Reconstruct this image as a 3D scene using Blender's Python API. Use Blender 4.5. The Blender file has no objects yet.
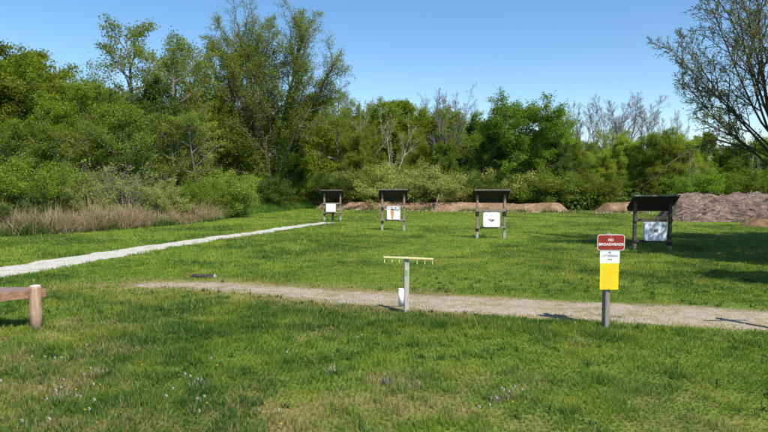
import bpy, math, random
import numpy as np
from mathutils import Vector

S = bpy.context.scene
COL = S.collection
rad = math.radians

# ------------------------------------------------------------------ camera
F_PX, CAM_H, HOR = 569.0, 2.2, 183.5
PITCH = math.atan((216 - HOR) / F_PX)
cam = bpy.data.cameras.new('camera')
cam.sensor_width = 36.0
cam.lens = F_PX / 768.0 * 36.0
cam.clip_end = 3000
co = bpy.data.objects.new('camera', cam)
co.location = (0, 0, CAM_H)
co.rotation_euler = (math.pi / 2 - PITCH, 0, 0)
COL.objects.link(co)
S.camera = co


def ray(px, py):
    u = (px - 384) / F_PX
    v = (216 - py) / F_PX
    return (u, math.cos(PITCH) + v * math.sin(PITCH), -math.sin(PITCH) + v * math.cos(PITCH))


def at(px, py, z=0.0):
    d = ray(px, py)
    t = (z - CAM_H) / d[2]
    return (d[0] * t, d[1] * t)


def atY(px, py, Y):
    d = ray(px, py)
    t = Y / d[1]
    return (d[0] * t, CAM_H + d[2] * t)


# ------------------------------------------------------------------ noise
_rs = np.random.RandomState(5)
_TAB = _rs.rand(256, 256)


def vnoise(x, y, s=1.0, o=0.0):
    x = np.asarray(x, float) / s + o * 13.7 + 500
    y = np.asarray(y, float) / s + o * 7.3 + 500
    xi = np.floor(x).astype(int)
    yi = np.floor(y).astype(int)
    fx, fy = x - xi, y - yi
    fx = fx * fx * (3 - 2 * fx)
    fy = fy * fy * (3 - 2 * fy)
    a = _TAB[xi & 255, yi & 255]
    b = _TAB[(xi + 1) & 255, yi & 255]
    c = _TAB[xi & 255, (yi + 1) & 255]
    d = _TAB[(xi + 1) & 255, (yi + 1) & 255]
    return (a * (1 - fx) + b * fx) * (1 - fy) + (c * (1 - fx) + d * fx) * fy


def fbm(x, y, s, o=0.0, n=3):
    r, a, t = 0, 1.0, 0
    for i in range(n):
        r = r + a * vnoise(x, y, s / 2 ** i, o + i * 1.9)
        t += a
        a *= 0.55
    return r / t


def gz(x, y):
    x = np.asarray(x, float)
    y = np.asarray(y, float)
    z = (fbm(x, y, 3.1, 2) - 0.5) * 0.07 + (vnoise(x, y, 0.55, 4) - 0.5) * 0.022
    far = np.clip((y - 46) / 60, 0, 1)
    left = np.clip((-x - 10) / 30, 0, 1) * np.clip((y - 26) / 20, 0, 1)
    ridge = np.clip((y - 88) / 35, 0, 1)
    return z + far * 0.6 + left * 0.8 + ridge * ridge * (3 - 2 * ridge) * 5.5


def back_y(x):
    """foot of the wood behind the berm"""
    return np.interp(x, [-5.7, 15], [50.3, 44.6])


def G(x, y):
    return float(gz(x, y))


# ------------------------------------------------------------------ materials
def new_mat(name):
    m = bpy.data.materials.new(name)
    m.use_nodes = True
    nt = m.node_tree
    nt.nodes.clear()
    out = nt.nodes.new('ShaderNodeOutputMaterial')
    return m, nt, out


def N(nt, typ, **kw):
    n = nt.nodes.new(typ)
    for k, v in kw.items():
        if k in n.inputs:
            n.inputs[k].default_value = v
        else:
            setattr(n, k, v)
    return n


def ramp(nt, stops, src):
    r = nt.nodes.new('ShaderNodeValToRGB')
    el = r.color_ramp.elements
    while len(el) < len(stops):
        el.new(0.5)
    for e, (p, c) in zip(el, stops):
        e.position = p
        e.color = (*c, 1)
    nt.links.new(src, r.inputs[0])
    return r


def simple_mat(name, c1, c2, scale=20, rough=0.8, bump=0.2, stretch=(1, 1, 1), detail=6, metal=0.0, spec=0.3, lo=0.35, hi=0.65, rotfine=None):
    m, nt, out = new_mat(name)
    L = nt.links
    b = N(nt, 'ShaderNodeBsdfPrincipled', Roughness=rough, Metallic=metal)
    b.inputs['Specular IOR Level'].default_value = spec
    tc = N(nt, 'ShaderNodeTexCoord')
    mp = N(nt, 'ShaderNodeMapping')
    mp.inputs['Scale'].default_value = stretch
    L.new(tc.outputs['Object'], mp.inputs[0])
    no = N(nt, 'ShaderNodeTexNoise', Scale=scale, Detail=detail, Roughness=0.65)
    L.new(mp.outputs[0], no.inputs['Vector'])
    r = ramp(nt, [(lo, c1), (hi, c2)], no.outputs[0])
    L.new(r.outputs[0], b.inputs['Base Color'])
    if bump:
        bp = N(nt, 'ShaderNodeBump', Strength=bump, Distance=0.01)
        L.new(no.outputs[0], bp.inputs['Height'])
        L.new(bp.outputs[0], b.inputs['Normal'])
    L.new(b.outputs[0], out.inputs[0])
    return m


def leaf_mat(name, ca, cb, trans=0.35, obj_var=0.25, tcol=None):
    """ca..cb per leaf tint, plus a per-tree brightness variation; thin leaves let light through"""
    m, nt, out = new_mat(name)
    L = nt.links
    at_ = N(nt, 'ShaderNodeAttribute', attribute_name='tint')
    r = ramp(nt, [(0.0, ca), (1.0, cb)], at_.outputs['Fac'])
    oi = N(nt, 'ShaderNodeObjectInfo')
    mr = N(nt, 'ShaderNodeMapRange')
    mr.inputs['To Min'].default_value = 1 - obj_var
    mr.inputs['To Max'].default_value = 1 + obj_var
    L.new(oi.outputs['Random'], mr.inputs['Value'])
    hsv = N(nt, 'ShaderNodeHueSaturation')
    L.new(mr.outputs[0], hsv.inputs['Value'])
    L.new(r.outputs[0], hsv.inputs['Color'])
    d = N(nt, 'ShaderNodeBsdfPrincipled', Roughness=0.55)
    d.inputs['Specular IOR Level'].default_value = 0.25
    t = N(nt, 'ShaderNodeBsdfTranslucent')
    g = N(nt, 'ShaderNodeHueSaturation', Saturation=1.1, Value=1.35)
    g.inputs['Hue'].default_value = 0.49
    L.new(hsv.outputs[0], d.inputs['Base Color'])
    L.new(hsv.outputs[0], g.inputs['Color'])
    L.new(g.outputs[0], t.inputs['Color'])
    mx = N(nt, 'ShaderNodeMixShader')
    mx.inputs[0].default_value = trans
    L.new(d.outputs[0], mx.inputs[1])
    L.new(t.outputs[0], mx.inputs[2])
    L.new(mx.outputs[0], out.inputs[0])
    return m


def vcol_mat(name, trans=0.3, rough=0.6):
    m, nt, out = new_mat(name)
    L = nt.links
    a = N(nt, 'ShaderNodeAttribute', attribute_name='col')
    d = N(nt, 'ShaderNodeBsdfPrincipled', Roughness=rough)
    d.inputs['Specular IOR Level'].default_value = 0.2
    t = N(nt, 'ShaderNodeBsdfTranslucent')
    L.new(a.outputs['Color'], d.inputs['Base Color'])
    L.new(a.outputs['Color'], t.inputs['Color'])
    mx = N(nt, 'ShaderNodeMixShader')
    mx.inputs[0].default_value = trans
    L.new(d.outputs[0], mx.inputs[1])
    L.new(t.outputs[0], mx.inputs[2])
    L.new(mx.outputs[0], out.inputs[0])
    return m


# ------------------------------------------------------------------ mesh helpers
def np_mesh(name, V, quads=None, tris=None, mat=None, tint=None, col=None, smooth=False):
    me = bpy.data.meshes.new(name)
    V = np.asarray(V, np.float32)
    nq = 0 if quads is None else len(quads)
    ntr = 0 if tris is None else len(tris)
    idx = []
    if nq:
        idx.append(np.asarray(quads, np.int32).ravel())
    if ntr:
        idx.append(np.asarray(tris, np.int32).ravel())
    idx = np.concatenate(idx)
    me.vertices.add(len(V))
    me.vertices.foreach_set('co', V.ravel())
    me.loops.add(len(idx))
    me.loops.foreach_set('vertex_index', idx)
    me.polygons.add(nq + ntr)
    st = np.concatenate([np.arange(nq) * 4, nq * 4 + np.arange(ntr) * 3]).astype(np.int32)
    me.polygons.foreach_set('loop_start', st)
    if smooth:
        me.polygons.foreach_set('use_smooth', np.ones(nq + ntr, bool))
    me.update(calc_edges=True)
    if tint is not None:
        a = me.attributes.new('tint', 'FLOAT', 'POINT')
        a.data.foreach_set('value', np.asarray(tint, np.float32))
    if col is not None:
        a = me.attributes.new('col', 'FLOAT_COLOR', 'POINT')
        c = np.ones((len(V), 4), np.float32)
        c[:, :3] = col
        a.data.foreach_set('color', c.ravel())
    if mat:
        me.materials.append(mat)
    return me


class MB:
    """collects boxes, tubes and prisms into one mesh"""

    def __init__(s):
        s.V, s.Fc = [], []

    def add(s, vs, fs):
        o = len(s.V)
        s.V += [tuple(v) for v in vs]
        s.Fc += [tuple(i + o for i in f) for f in fs]
        return s

    def box(s, c, size, rz=0.0, rx=0.0, ry=0.0, taper=1.0, jit=0.0, rnd=None, bev=0.0):
        from mathutils import Euler
        e = Euler((rx, ry, rz)).to_matrix()
        sx, sy, sz = [a / 2 for a in size]
        b = min(bev, sx * .45, sy * .45, sz * .45)
        vs = []
        if b <= 0:
            for z, k in ((-sz, 1), (sz, taper)):
                for x, y in ((-sx, -sy), (sx, -sy), (sx, sy), (-sx, sy)):
                    vs.append(Vector((x * k, y * k, z)))
            fs = [(3, 2, 1, 0), (4, 5, 6, 7), (0, 1, 5, 4), (1, 2, 6, 5), (2, 3, 7, 6), (3, 0, 4, 7)]
        else:
            rings = [(-sz, b), (-sz + b, 0), (sz - b, 0), (sz, b)]
            for z, i in rings:
                k = taper if z > 0 else 1
                X, Y = sx - i, sy - i
                for x, y in ((-X + b, -Y), (X - b, -Y), (X, -Y + b), (X, Y - b), (X - b, Y), (-X + b, Y), (-X, Y - b), (-X, -Y + b)):
                    vs.append(Vector((x * k, y * k, z)))
            fs = [tuple(range(7, -1, -1)), tuple(range(24, 32))]
            for r in range(3):
                for i in range(8):
                    j = (i + 1) % 8
                    fs.append((r * 8 + i, r * 8 + j, r * 8 + 8 + j, r * 8 + 8 + i))
        c = Vector(c)
        rnd = rnd or random
        vs = [e @ v + c + Vector((rnd.uniform(-jit, jit), rnd.uniform(-jit, jit), rnd.uniform(-jit, jit))) for v in vs]
        return s.add(vs, fs)

    def tube(s, pts, rs, n=8, cap=True):
        pts = [Vector(p) for p in pts]
        if not hasattr(rs, '__len__'):
            rs = [rs] * len(pts)
        vs = []
        for i, p in enumerate(pts):
            d = (pts[min(i + 1, len(pts) - 1)] - pts[max(i - 1, 0)]).normalized()
            a = d.cross(Vector((0.31, 0.95, 0.07)) if abs(d.y) < 0.9 else Vector((1, 0, 0))).normalized()
            b = d.cross(a)
            for k in range(n):
                t = 2 * math.pi * k / n
                vs.append(p + (a * math.cos(t) + b * math.sin(t)) * rs[i])
        fs = []
        for i in range(len(pts) - 1):
            for k in range(n):
                j = (k + 1) % n
                fs.append((i * n + k, i * n + j, i * n + n + j, i * n + n + k))
        if cap:
            fs.append(tuple(range(n - 1, -1, -1)))
            fs.append(tuple(range((len(pts) - 1) * n, len(pts) * n)))
        return s.add(vs, fs)

    def prism(s, outline, y0, y1):
        """outline in xz, extruded from y0 (front) to y1"""
        n = len(outline)
        vs = [(x, y0, z) for x, z in outline] + [(x, y1, z) for x, z in outline]
        fs = [tuple(range(n)), tuple(range(2 * n - 1, n - 1, -1))]
        for i in range(n):
            j = (i + 1) % n
            fs.append((i, i + n, j + n, j))
        return s.add(vs, fs)

    def build(s, name, mat, parent=None, smooth=False):
        me = bpy.data.meshes.new(name)
        me.from_pydata(s.V, [], s.Fc)
        me.materials.append(mat)
        import bmesh
        bm = bmesh.new()
        bm.from_mesh(me)
        bmesh.ops.recalc_face_normals(bm, faces=bm.faces)
        bm.to_mesh(me)
        bm.free()
        if smooth:
            me.polygons.foreach_set('use_smooth', [True] * len(me.polygons))
            me.update()
        return link(name, me, parent)


def link(name, data, parent=None):
    o = bpy.data.objects.new(name, data)
    COL.objects.link(o)
    if parent:
        o.parent = parent
    return o


def thing(name, label, cat, loc=(0, 0, 0), rz=0.0, group=None, sc=None):
    o = link(name, None)
    o.empty_display_size = 0.3
    o.location = loc
    o.rotation_euler = (0, 0, rz)
    if sc:
        o.scale = sc
    return tag(o, label, cat, group)


def tag(o, label, cat, group=None, kind=None):
    if label:
        o['label'] = label
    if cat:
        o['category'] = cat
    if group:
        o['group'] = group
    if kind:
        o['kind'] = kind
    return o


def rounded(w, h, r, n=5, cx=0, cz=0):
    pts = []
    for sx, sz, a0 in ((1, -1, -90), (1, 1, 0), (-1, 1, 90), (-1, -1, 180)):
        for i in range(n + 1):
            a = rad(a0 + 90 * i / n)
            pts.append((cx + sx * (w / 2 - r) + r * math.cos(a), cz + sz * (h / 2 - r) + r * math.sin(a)))
    return pts


# ------------------------------------------------------------------ world and light
SUN_EL, SUN_AZ = rad(52), rad(143.5)
w = bpy.data.worlds.new('World')
S.world = w
w.use_nodes = True
nt = w.node_tree
nt.nodes.clear()
sky = nt.nodes.new('ShaderNodeTexSky')
sky.sky_type = 'NISHITA'
sky.sun_disc = False
sky.sun_elevation = SUN_EL
sky.sun_rotation = SUN_AZ
sky.air_density = 1.0
sky.dust_density = 0.2
sky.ozone_density = 2.0
bg = nt.nodes.new('ShaderNodeBackground')
bg.inputs[1].default_value = 0.12
wo = nt.nodes.new('ShaderNodeOutputWorld')
hs = nt.nodes.new('ShaderNodeHueSaturation')
hs.inputs['Saturation'].default_value = 1.22
nt.links.new(sky.outputs[0], hs.inputs['Color'])
nt.links.new(hs.outputs[0], bg.inputs[0])
nt.links.new(bg.outputs[0], wo.inputs[0])
sl = bpy.data.lights.new('sun', 'SUN')
sl.energy = 4.9
sl.angle = rad(0.5)
sl.color = (1.0, 0.94, 0.84)
so = bpy.data.objects.new('sun', sl)
sd = Vector((math.sin(SUN_AZ) * math.cos(SUN_EL), math.cos(SUN_AZ) * math.cos(SUN_EL), math.sin(SUN_EL)))
so.rotation_euler = sd.to_track_quat('Z', 'Y').to_euler()
so.location = (20, -30, 40)
COL.objects.link(so)
vs_ = S.view_settings
vs_.view_transform = 'Standard'
vs_.look = 'None'
vs_.gamma = 1
vs_.exposure = 0.55
vs_.use_curve_mapping = False

# ------------------------------------------------------------------ paths in plan
WHITE = [at(-420, 326), at(-160, 293), at(-60, 281.5), at(0, 272.3), at(50, 264.5), at(100, 256.3), at(150, 248.3), at(200, 241), at(260, 231.8), at(300, 226.2), at(328, 222.4)]
WHITE_W = [2.1, 2.1, 2.05, 1.95, 1.85, 1.7, 1.4, 1.2, 1.05, .95, .85]
GRAV = [at(1000, 333), at(880, 327), at(768, 321), at(690, 316), at(600, 312), at(500, 306.5), at(440, 303), at(384, 299.5), at(320, 295), at(250, 289.5), at(205, 286), at(165, 284.5), at(140, 284.5)]
GRAV_W = [1.5, 1.5, 1.4, 1.4, 1.35, 1.3, 1.2, 1.1, .95, .75, .65, .45, .2]


def resample(P, W, step):
    P = np.array(P)
    W = np.array(W)
    d = np.r_[0, np.cumsum(np.hypot(*np.diff(P, axis=0).T))]
    t = np.arange(0, d[-1], step)
    p = np.c_[np.interp(t, d, P[:, 0]), np.interp(t, d, P[:, 1])]
    k = max(3, int(1.2 / step)) | 1
    ker = np.ones(k) / k
    for c in (0, 1):
        q = np.pad(p[:, c], k // 2, mode='reflect', reflect_type='odd')
        p[:, c] = np.convolve(q, ker, 'valid')
    return p, np.interp(t, d, W)


def path_dist(P, W, x, y):
    """signed: <0 inside the strip (metres from the edge)"""
    best = np.full(len(x), 1e9)
    P = np.array(P)
    for i in range(len(P) - 1):
        a, b = P[i], P[i + 1]
        ab = b - a
        t = np.clip(((x - a[0]) * ab[0] + (y - a[1]) * ab[1]) / (ab @ ab), 0, 1)
        dd = np.hypot(x - a[0] - t * ab[0], y - a[1] - t * ab[1]) - (W[i] * (1 - t) + W[i + 1] * t) / 2
        best = np.minimum(best, dd)
    return best


def overgrown(x, y):
    o = np.zeros(len(x))
    for qx, qy, rx, ry in ((330, 299.5, 2.0, .22), (420, 306, .8, .14), (530, 305, .8, .16), (490, 303, 1.0, .22), (560, 308.5, .9, .25), (590, 317, .5, .12), (300, 297, 1.2, .2), (235, 293, 1.3, .25), (170, 288, 1.6, .4), (120, 285, 1.4, .4), (355, 303, .8, .12)):
        ax_, ay_ = at(qx, qy)
        o = np.maximum(o, np.exp(-((x - ax_) / rx) ** 2 - ((y - ay_ + .2 * (x - ax_)) / ry) ** 2))
    return np.clip(o * 1.7 * (.4 + 1.1 * vnoise(x, y, .3, 92)), 0, 1)


# dry/straw, dark and light patches of the lawn (own colour of the plants)
def lawn_fields(x, y):
    dist_g = path_dist(GRAV, GRAV_W, x, y)
    straw = np.clip((fbm(x, y, .9, 7) - 0.58) * 6, 0, 1) * np.clip((9.5 - y) / 3, 0, 1) * np.clip(.9 - (x + 1.5) / 4, .15, .8)
    straw = np.maximum(straw, np.clip(1 - dist_g / (0.35 + .6 * (x < 1.5)), 0, 1) * 0.85 * np.clip((4.2 - x) / 1.5, 0.15, 1))
    for qx, qy, qr, qa in ((120, 286, .7, .9), (80, 288, .6, .6), (170, 290, .5, .8), (240, 296, .5, .8), (300, 301, .4, .7), (20, 335, .55, .9), (62, 325, .35, .8), (50, 392, .45, .9), (8, 395, .4, .7), (105, 352, .4, .6), (150, 300, .5, .5), (390, 405, .55, .6), (470, 392, .5, .5), (120, 325, .4, .6), (250, 405, .4, .5), (560, 420, .5, .4), (80, 415, .5, .7), (340, 425, .4, .5), (430, 415, .7, .7), (330, 400, .4, .5), (500, 385, .5, .5), (640, 395, .5, .4), (700, 425, .5, .4), (180, 420, .5, .5), (30, 360, .5, .7)):
        ax_, ay_ = at(qx, qy)
        g_ = np.exp(-(((x - ax_) / (qr * 1.7)) ** 2 + ((y - ay_) / qr) ** 2)) * qa
        straw = np.maximum(straw, g_ * 1.1 * np.clip((fbm(x, y, .35, 19) - .30) * 3.2, 0, 1))
    straw = np.clip(straw, 0, 1)
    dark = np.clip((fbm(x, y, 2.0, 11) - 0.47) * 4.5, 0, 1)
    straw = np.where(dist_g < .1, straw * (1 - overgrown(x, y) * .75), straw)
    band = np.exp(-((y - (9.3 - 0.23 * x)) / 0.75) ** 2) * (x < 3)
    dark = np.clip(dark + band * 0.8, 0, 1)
    yel = np.clip((fbm(x, y, 0.9, 3) - 0.5) * 4, 0, 1)
    return straw, dark, yel, dist_g


# left bank edge of the rough growth, in plan
EDGE = [at(-150, 243), at(0, 238), at(60, 235), at(110, 231), at(170, 226.5), at(215, 221), at(250, 214.5), at(300, 209.5), at(338, 208)]


def edge_y(x):
    E = np.array(EDGE)
    return np.interp(x, E[:, 0], E[:, 1])


# ------------------------------------------------------------------ ground
def build_ground():
    gx = np.sinh(np.linspace(-1, 1, 421) * 5.2) / math.sinh(5.2) * 900
    tx = np.linspace(-1, 1, 521)
    gx = 26 * tx + 900 * np.sign(tx) * np.clip(np.abs(tx) - 0.45, 0, 1) ** 5 / 0.55 ** 5
    ty = np.linspace(0, 1, 521)
    gy = -12 + 80 * ty + 1500 * np.clip(ty - 0.62, 0, 1) ** 5 / 0.38 ** 5
    gy = np.r_[-900, -300, -80, -30, gy]
    X, Y = np.meshgrid(gx, gy)
    x, y = X.ravel(), Y.ravel()
    z = gz(x, y)
    straw, dark, yel, dg = lawn_fields(x, y)
    base = np.array([0.13, 0.175, 0.026])
    c = np.ones((len(x), 3)) * base
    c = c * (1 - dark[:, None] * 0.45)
    c = c * (1 - yel[:, None] * .5) + np.array([0.15, 0.19, 0.025]) * yel[:, None] * .5
    c = c * (1 - straw[:, None]) + np.array([0.25, 0.19, 0.09]) * straw[:, None]
    worn = np.clip(1.0 - dg / 0.18, 0, 1)[:, None]
    c = c * (1 - worn) + np.array([0.30, 0.25, 0.16]) * worn
    # rough bank and forest floor: leaf litter and earth
    wood = np.clip((y - (edge_y(x) + 0.3)) / 1.0, 0, 1) * (x < -2.5)
    wood = np.maximum(wood, np.clip((y - back_y(x)) / 1.5, 0, 1))[:, None]
    c = c * (1 - wood) + np.array([0.07, 0.075, 0.025]) * wood
    nx, ny = len(gx), len(gy)
    i = np.arange(nx * ny).reshape(ny, nx)
    q = np.c_[i[:-1, :-1].ravel(), i[:-1, 1:].ravel(), i[1:, 1:].ravel(), i[1:, :-1].ravel()]
    m, nt, out = new_mat('lawn_ground')
    L = nt.links
    a = N(nt, 'ShaderNodeAttribute', attribute_name='col')
    tc = N(nt, 'ShaderNodeTexCoord')
    n1 = N(nt, 'ShaderNodeTexNoise', Scale=9.0, Detail=8.0, Roughness=0.75)
    n2 = N(nt, 'ShaderNodeTexNoise', Scale=1.1, Detail=5.0, Roughness=0.6)
    for n_ in (n1, n2):
        L.new(tc.outputs['Object'], n_.inputs['Vector'])
    r1 = ramp(nt, [(0.3, (0.55, 0.55, 0.55)), (0.7, (1.4, 1.4, 1.4))], n1.outputs[0])
    r2 = ramp(nt, [(0.35, (0.8, 0.85, 0.8)), (0.65, (1.2, 1.12, 1.1))], n2.outputs[0])
    m1 = N(nt, 'ShaderNodeMixRGB', blend_type='MULTIPLY')
    m1.inputs[0].default_value = 1
    m2 = N(nt, 'ShaderNodeMixRGB', blend_type='MULTIPLY')
    m2.inputs[0].default_value = 1
    L.new(a.outputs['Color'], m1.inputs[1])
    L.new(r1.outputs[0], m1.inputs[2])
    L.new(m1.outputs[0], m2.inputs[1])
    L.new(r2.outputs[0], m2.inputs[2])
    b = N(nt, 'ShaderNodeBsdfPrincipled', Roughness=0.95)
    b.inputs['Specular IOR Level'].default_value = 0.1
    bp = N(nt, 'ShaderNodeBump', Strength=0.7, Distance=0.05)
    L.new(n1.outputs[0], bp.inputs['Height'])
    L.new(bp.outputs[0], b.inputs['Normal'])
    L.new(m2.outputs[0], b.inputs['Base Color'])
    L.new(b.outputs[0], out.inputs[0])
    me = np_mesh('ground', np.c_[x, y, z], quads=q, mat=m, col=c, smooth=True)
    tag(link('ground', me), 'mown lawn ground running back to the wood', None, kind='structure')


build_ground()


def strip(name, P, W, mat, label, lift, rough_edge, seed):
    p, w_ = resample(P, W, 0.06)
    d = np.gradient(p, axis=0)
    d /= np.hypot(d[:, 0], d[:, 1])[:, None]
    nrm = np.c_[-d[:, 1], d[:, 0]]
    t = np.arange(len(p)) * 0.06
    M = 13
    rows = []
    eL = (fbm(t, t * 0 + seed, 0.5, seed, 4) - 0.5) * rough_edge
    eR = (fbm(t, t * 0 + seed + 9, 0.5, seed + 3, 4) - 0.5) * rough_edge
    for k in range(M):
        s = k / (M - 1) * 2 - 1
        off = s * w_ / 2 + np.where(s > 0, eL, eR) * abs(s)
        xy = p + nrm * off[:, None]
        zz = gz(xy[:, 0], xy[:, 1]) + lift - (abs(s) > 0.99) * (lift + .012)
        rows.append(np.c_[xy, zz])
    V = np.stack(rows, 1).reshape(-1, 3)
    n = len(p)
    i = np.arange(n * M).reshape(n, M)
    q = np.c_[i[:-1, :-1].ravel(), i[:-1, 1:].ravel(), i[1:, 1:].ravel(), i[1:, :-1].ravel()]
    # keep normals up
    v = V[q[0]]
    if np.cross(v[1] - v[0], v[2] - v[0])[2] < 0:
        q = q[:, ::-1]
    me = np_mesh(name, V, quads=q, mat=mat, smooth=True)
    return tag(link(name, me), label, None, kind='structure')


def gravel_mat(name, stops, vscale, patch, patchcol):
    m, nt, out = new_mat(name)
    L = nt.links
    tc = N(nt, 'ShaderNodeTexCoord')
    vo = N(nt, 'ShaderNodeTexVoronoi', Scale=vscale)
    L.new(tc.outputs['Object'], vo.inputs['Vector'])
    no = N(nt, 'ShaderNodeTexNoise', Scale=2.2, Detail=9.0, Roughness=0.72)
    L.new(tc.outputs['Object'], no.inputs['Vector'])
    sp = N(nt, 'ShaderNodeSeparateColor')
    L.new(vo.outputs['Color'], sp.inputs[0])
    r = ramp(nt, stops, sp.outputs[0])
    pr = ramp(nt, [(patch, (0, 0, 0)), (patch + 0.12, (1, 1, 1))], no.outputs[0])
    mx = N(nt, 'ShaderNodeMixRGB')
    L.new(pr.outputs[0], mx.inputs[0])
    L.new(r.outputs[0], mx.inputs[1])
    mx.inputs[2].default_value = (*patchcol, 1)
    b = N(nt, 'ShaderNodeBsdfPrincipled', Roughness=0.95)
    b.inputs['Specular IOR Level'].default_value = 0.15
    bp = N(nt, 'ShaderNodeBump', Strength=0.8, Distance=0.012)
    L.new(vo.outputs['Distance'], bp.inputs['Height'])
    L.new(bp.outputs[0], b.inputs['Normal'])
    L.new(mx.outputs[0], b.inputs['Base Color'])
    L.new(b.outputs[0], out.inputs[0])
    return m


M_white = gravel_mat('crushed_limestone', [(0.0, (0.34, 0.32, 0.27)), (0.5, (0.50, 0.475, 0.42)), (1.0, (0.62, 0.60, 0.54))], 80, 0.50, (0.38, 0.35, 0.28))
M_grav = gravel_mat('pinkish_gravel', [(0.0, (0.22, 0.175, 0.125)), (0.5, (0.34, 0.28, 0.21)), (1.0, (0.47, 0.405, 0.325))], 75, 0.47, (0.25, 0.205, 0.10))
strip('path', WHITE, WHITE_W, M_white, 'narrow pale crushed stone path running to the farthest target stand', 0.008, 0.55, 3)
strip('gravel_path', GRAV, GRAV_W, M_grav, 'pinkish gravel path crossing the lawn behind the sign and rack', 0.008, 0.75, 8)


# loose stones on the gravel path
def pebbles():
    rs = np.random.RandomState(12)
    p, w_ = resample(GRAV, GRAV_W, 0.05)
    k = rs.randint(0, len(p), 9000)
    xy = p[k] + rs.uniform(-.5, .5, (9000, 2)) * (w_[k] * 1.05)[:, None]
    ok = (np.abs(xy[:, 0]) < 9)
    xy = xy[ok]
    n = len(xy)
    s = rs.gamma(3, 0.0018, n)[:, None, None] + 0.002
    base = np.array([[1, 0, 0], [0, 1, 0], [-1, 0, 0], [0, -1, 0], [0, 0, .75]], float)
    V = base[None] * s * rs.uniform(.7, 1.3, (n, 5, 3))
    a = rs.uniform(0, 6.28, n)
    ca, sa = np.cos(a)[:, None], np.sin(a)[:, None]
    X = V[:, :, 0] * ca - V[:, :, 1] * sa + xy[:, :1]
    Y = V[:, :, 0] * sa + V[:, :, 1] * ca + xy[:, 1:]
    Z = V[:, :, 2] + gz(xy[:, 0], xy[:, 1])[:, None] + 0.008
    T = np.array([[0, 1, 4], [1, 2, 4], [2, 3, 4], [3, 0, 4]])
    T = (T[None] + np.arange(n)[:, None, None] * 5).reshape(-1, 3)
    c = np.array([0.33, 0.27, 0.22]) * rs.uniform(.4, 1.35, (n, 1))
    me = np_mesh('gravel', np.stack([X, Y, Z], -1).reshape(-1, 3), tris=T, mat=vcol_mat('stones', 0.0, 0.9), col=np.repeat(c, 5, 0))
    tag(link('gravel', me), 'loose stones scattered over the gravel path', 'gravel', kind='stuff')


pebbles()

# ------------------------------------------------------------------ grass
M_grass = vcol_mat('grass_blades', 0.42, 0.55)


def blades(name, xy, h, wd, col, lean, seed, label, cat, two=True, zoff=-0.004, mat=None):
    rs = np.random.RandomState(seed)
    n = len(xy)
    a = rs.uniform(0, 2 * np.pi, n)
    side = np.c_[np.cos(a), np.sin(a), np.zeros(n)]
    b = a + np.pi / 2 + rs.normal(0, .5, n)
    ln = np.abs(rs.normal(0, lean, n)) + 0.1
    bend = np.c_[np.cos(b), np.sin(b)] * (ln * h)[:, None]
    z0 = gz(xy[:, 0], xy[:, 1]) + zoff
    p0 = np.c_[xy, z0]
    hh = h / np.sqrt(1 + ln ** 2)
    p1 = p0 + np.c_[bend * 0.3, hh * 0.55]
    p2 = p0 + np.c_[bend * 1.0, hh]
    w3 = wd[:, None] * 0.5
    if two:
        V = np.stack([p0 - side * w3, p0 + side * w3, p1 - side * w3 * .85, p1 + side * w3 * .85, p2], 1)
        k = np.arange(n)[:, None] * 5
        q = k + np.array([[0, 1, 3, 2]])
        t = k + np.array([[2, 3, 4]])
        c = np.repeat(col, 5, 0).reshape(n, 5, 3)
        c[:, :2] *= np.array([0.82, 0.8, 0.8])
    else:
        V = np.stack([p0 - side * w3, p0 + side * w3, p2], 1)
        q = None
        t = np.arange(n)[:, None] * 3 + np.array([[0, 1, 2]])
        c = np.repeat(col, 3, 0)
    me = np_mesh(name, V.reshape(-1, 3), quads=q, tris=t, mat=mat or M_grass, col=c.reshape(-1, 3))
    return me


def lawn_points(y0, y1, dens, rs, wide=False):
    """points in a wedge in front of the camera, wider than the frame"""
    hw = lambda y: 0.70 * y + 2.2
    if wide:
        hw = lambda y: 0.74 * y + 7.0
    area = (hw(y0) + hw(y1)) * (y1 - y0)
    n = int(area * dens)
    y = rs.uniform(y0, y1, int(n * 1.6))
    x = rs.uniform(-1, 1, len(y)) * hw(y1)
    k = np.abs(x) < hw(y)
    return x[k][:n], y[k][:n]


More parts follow.
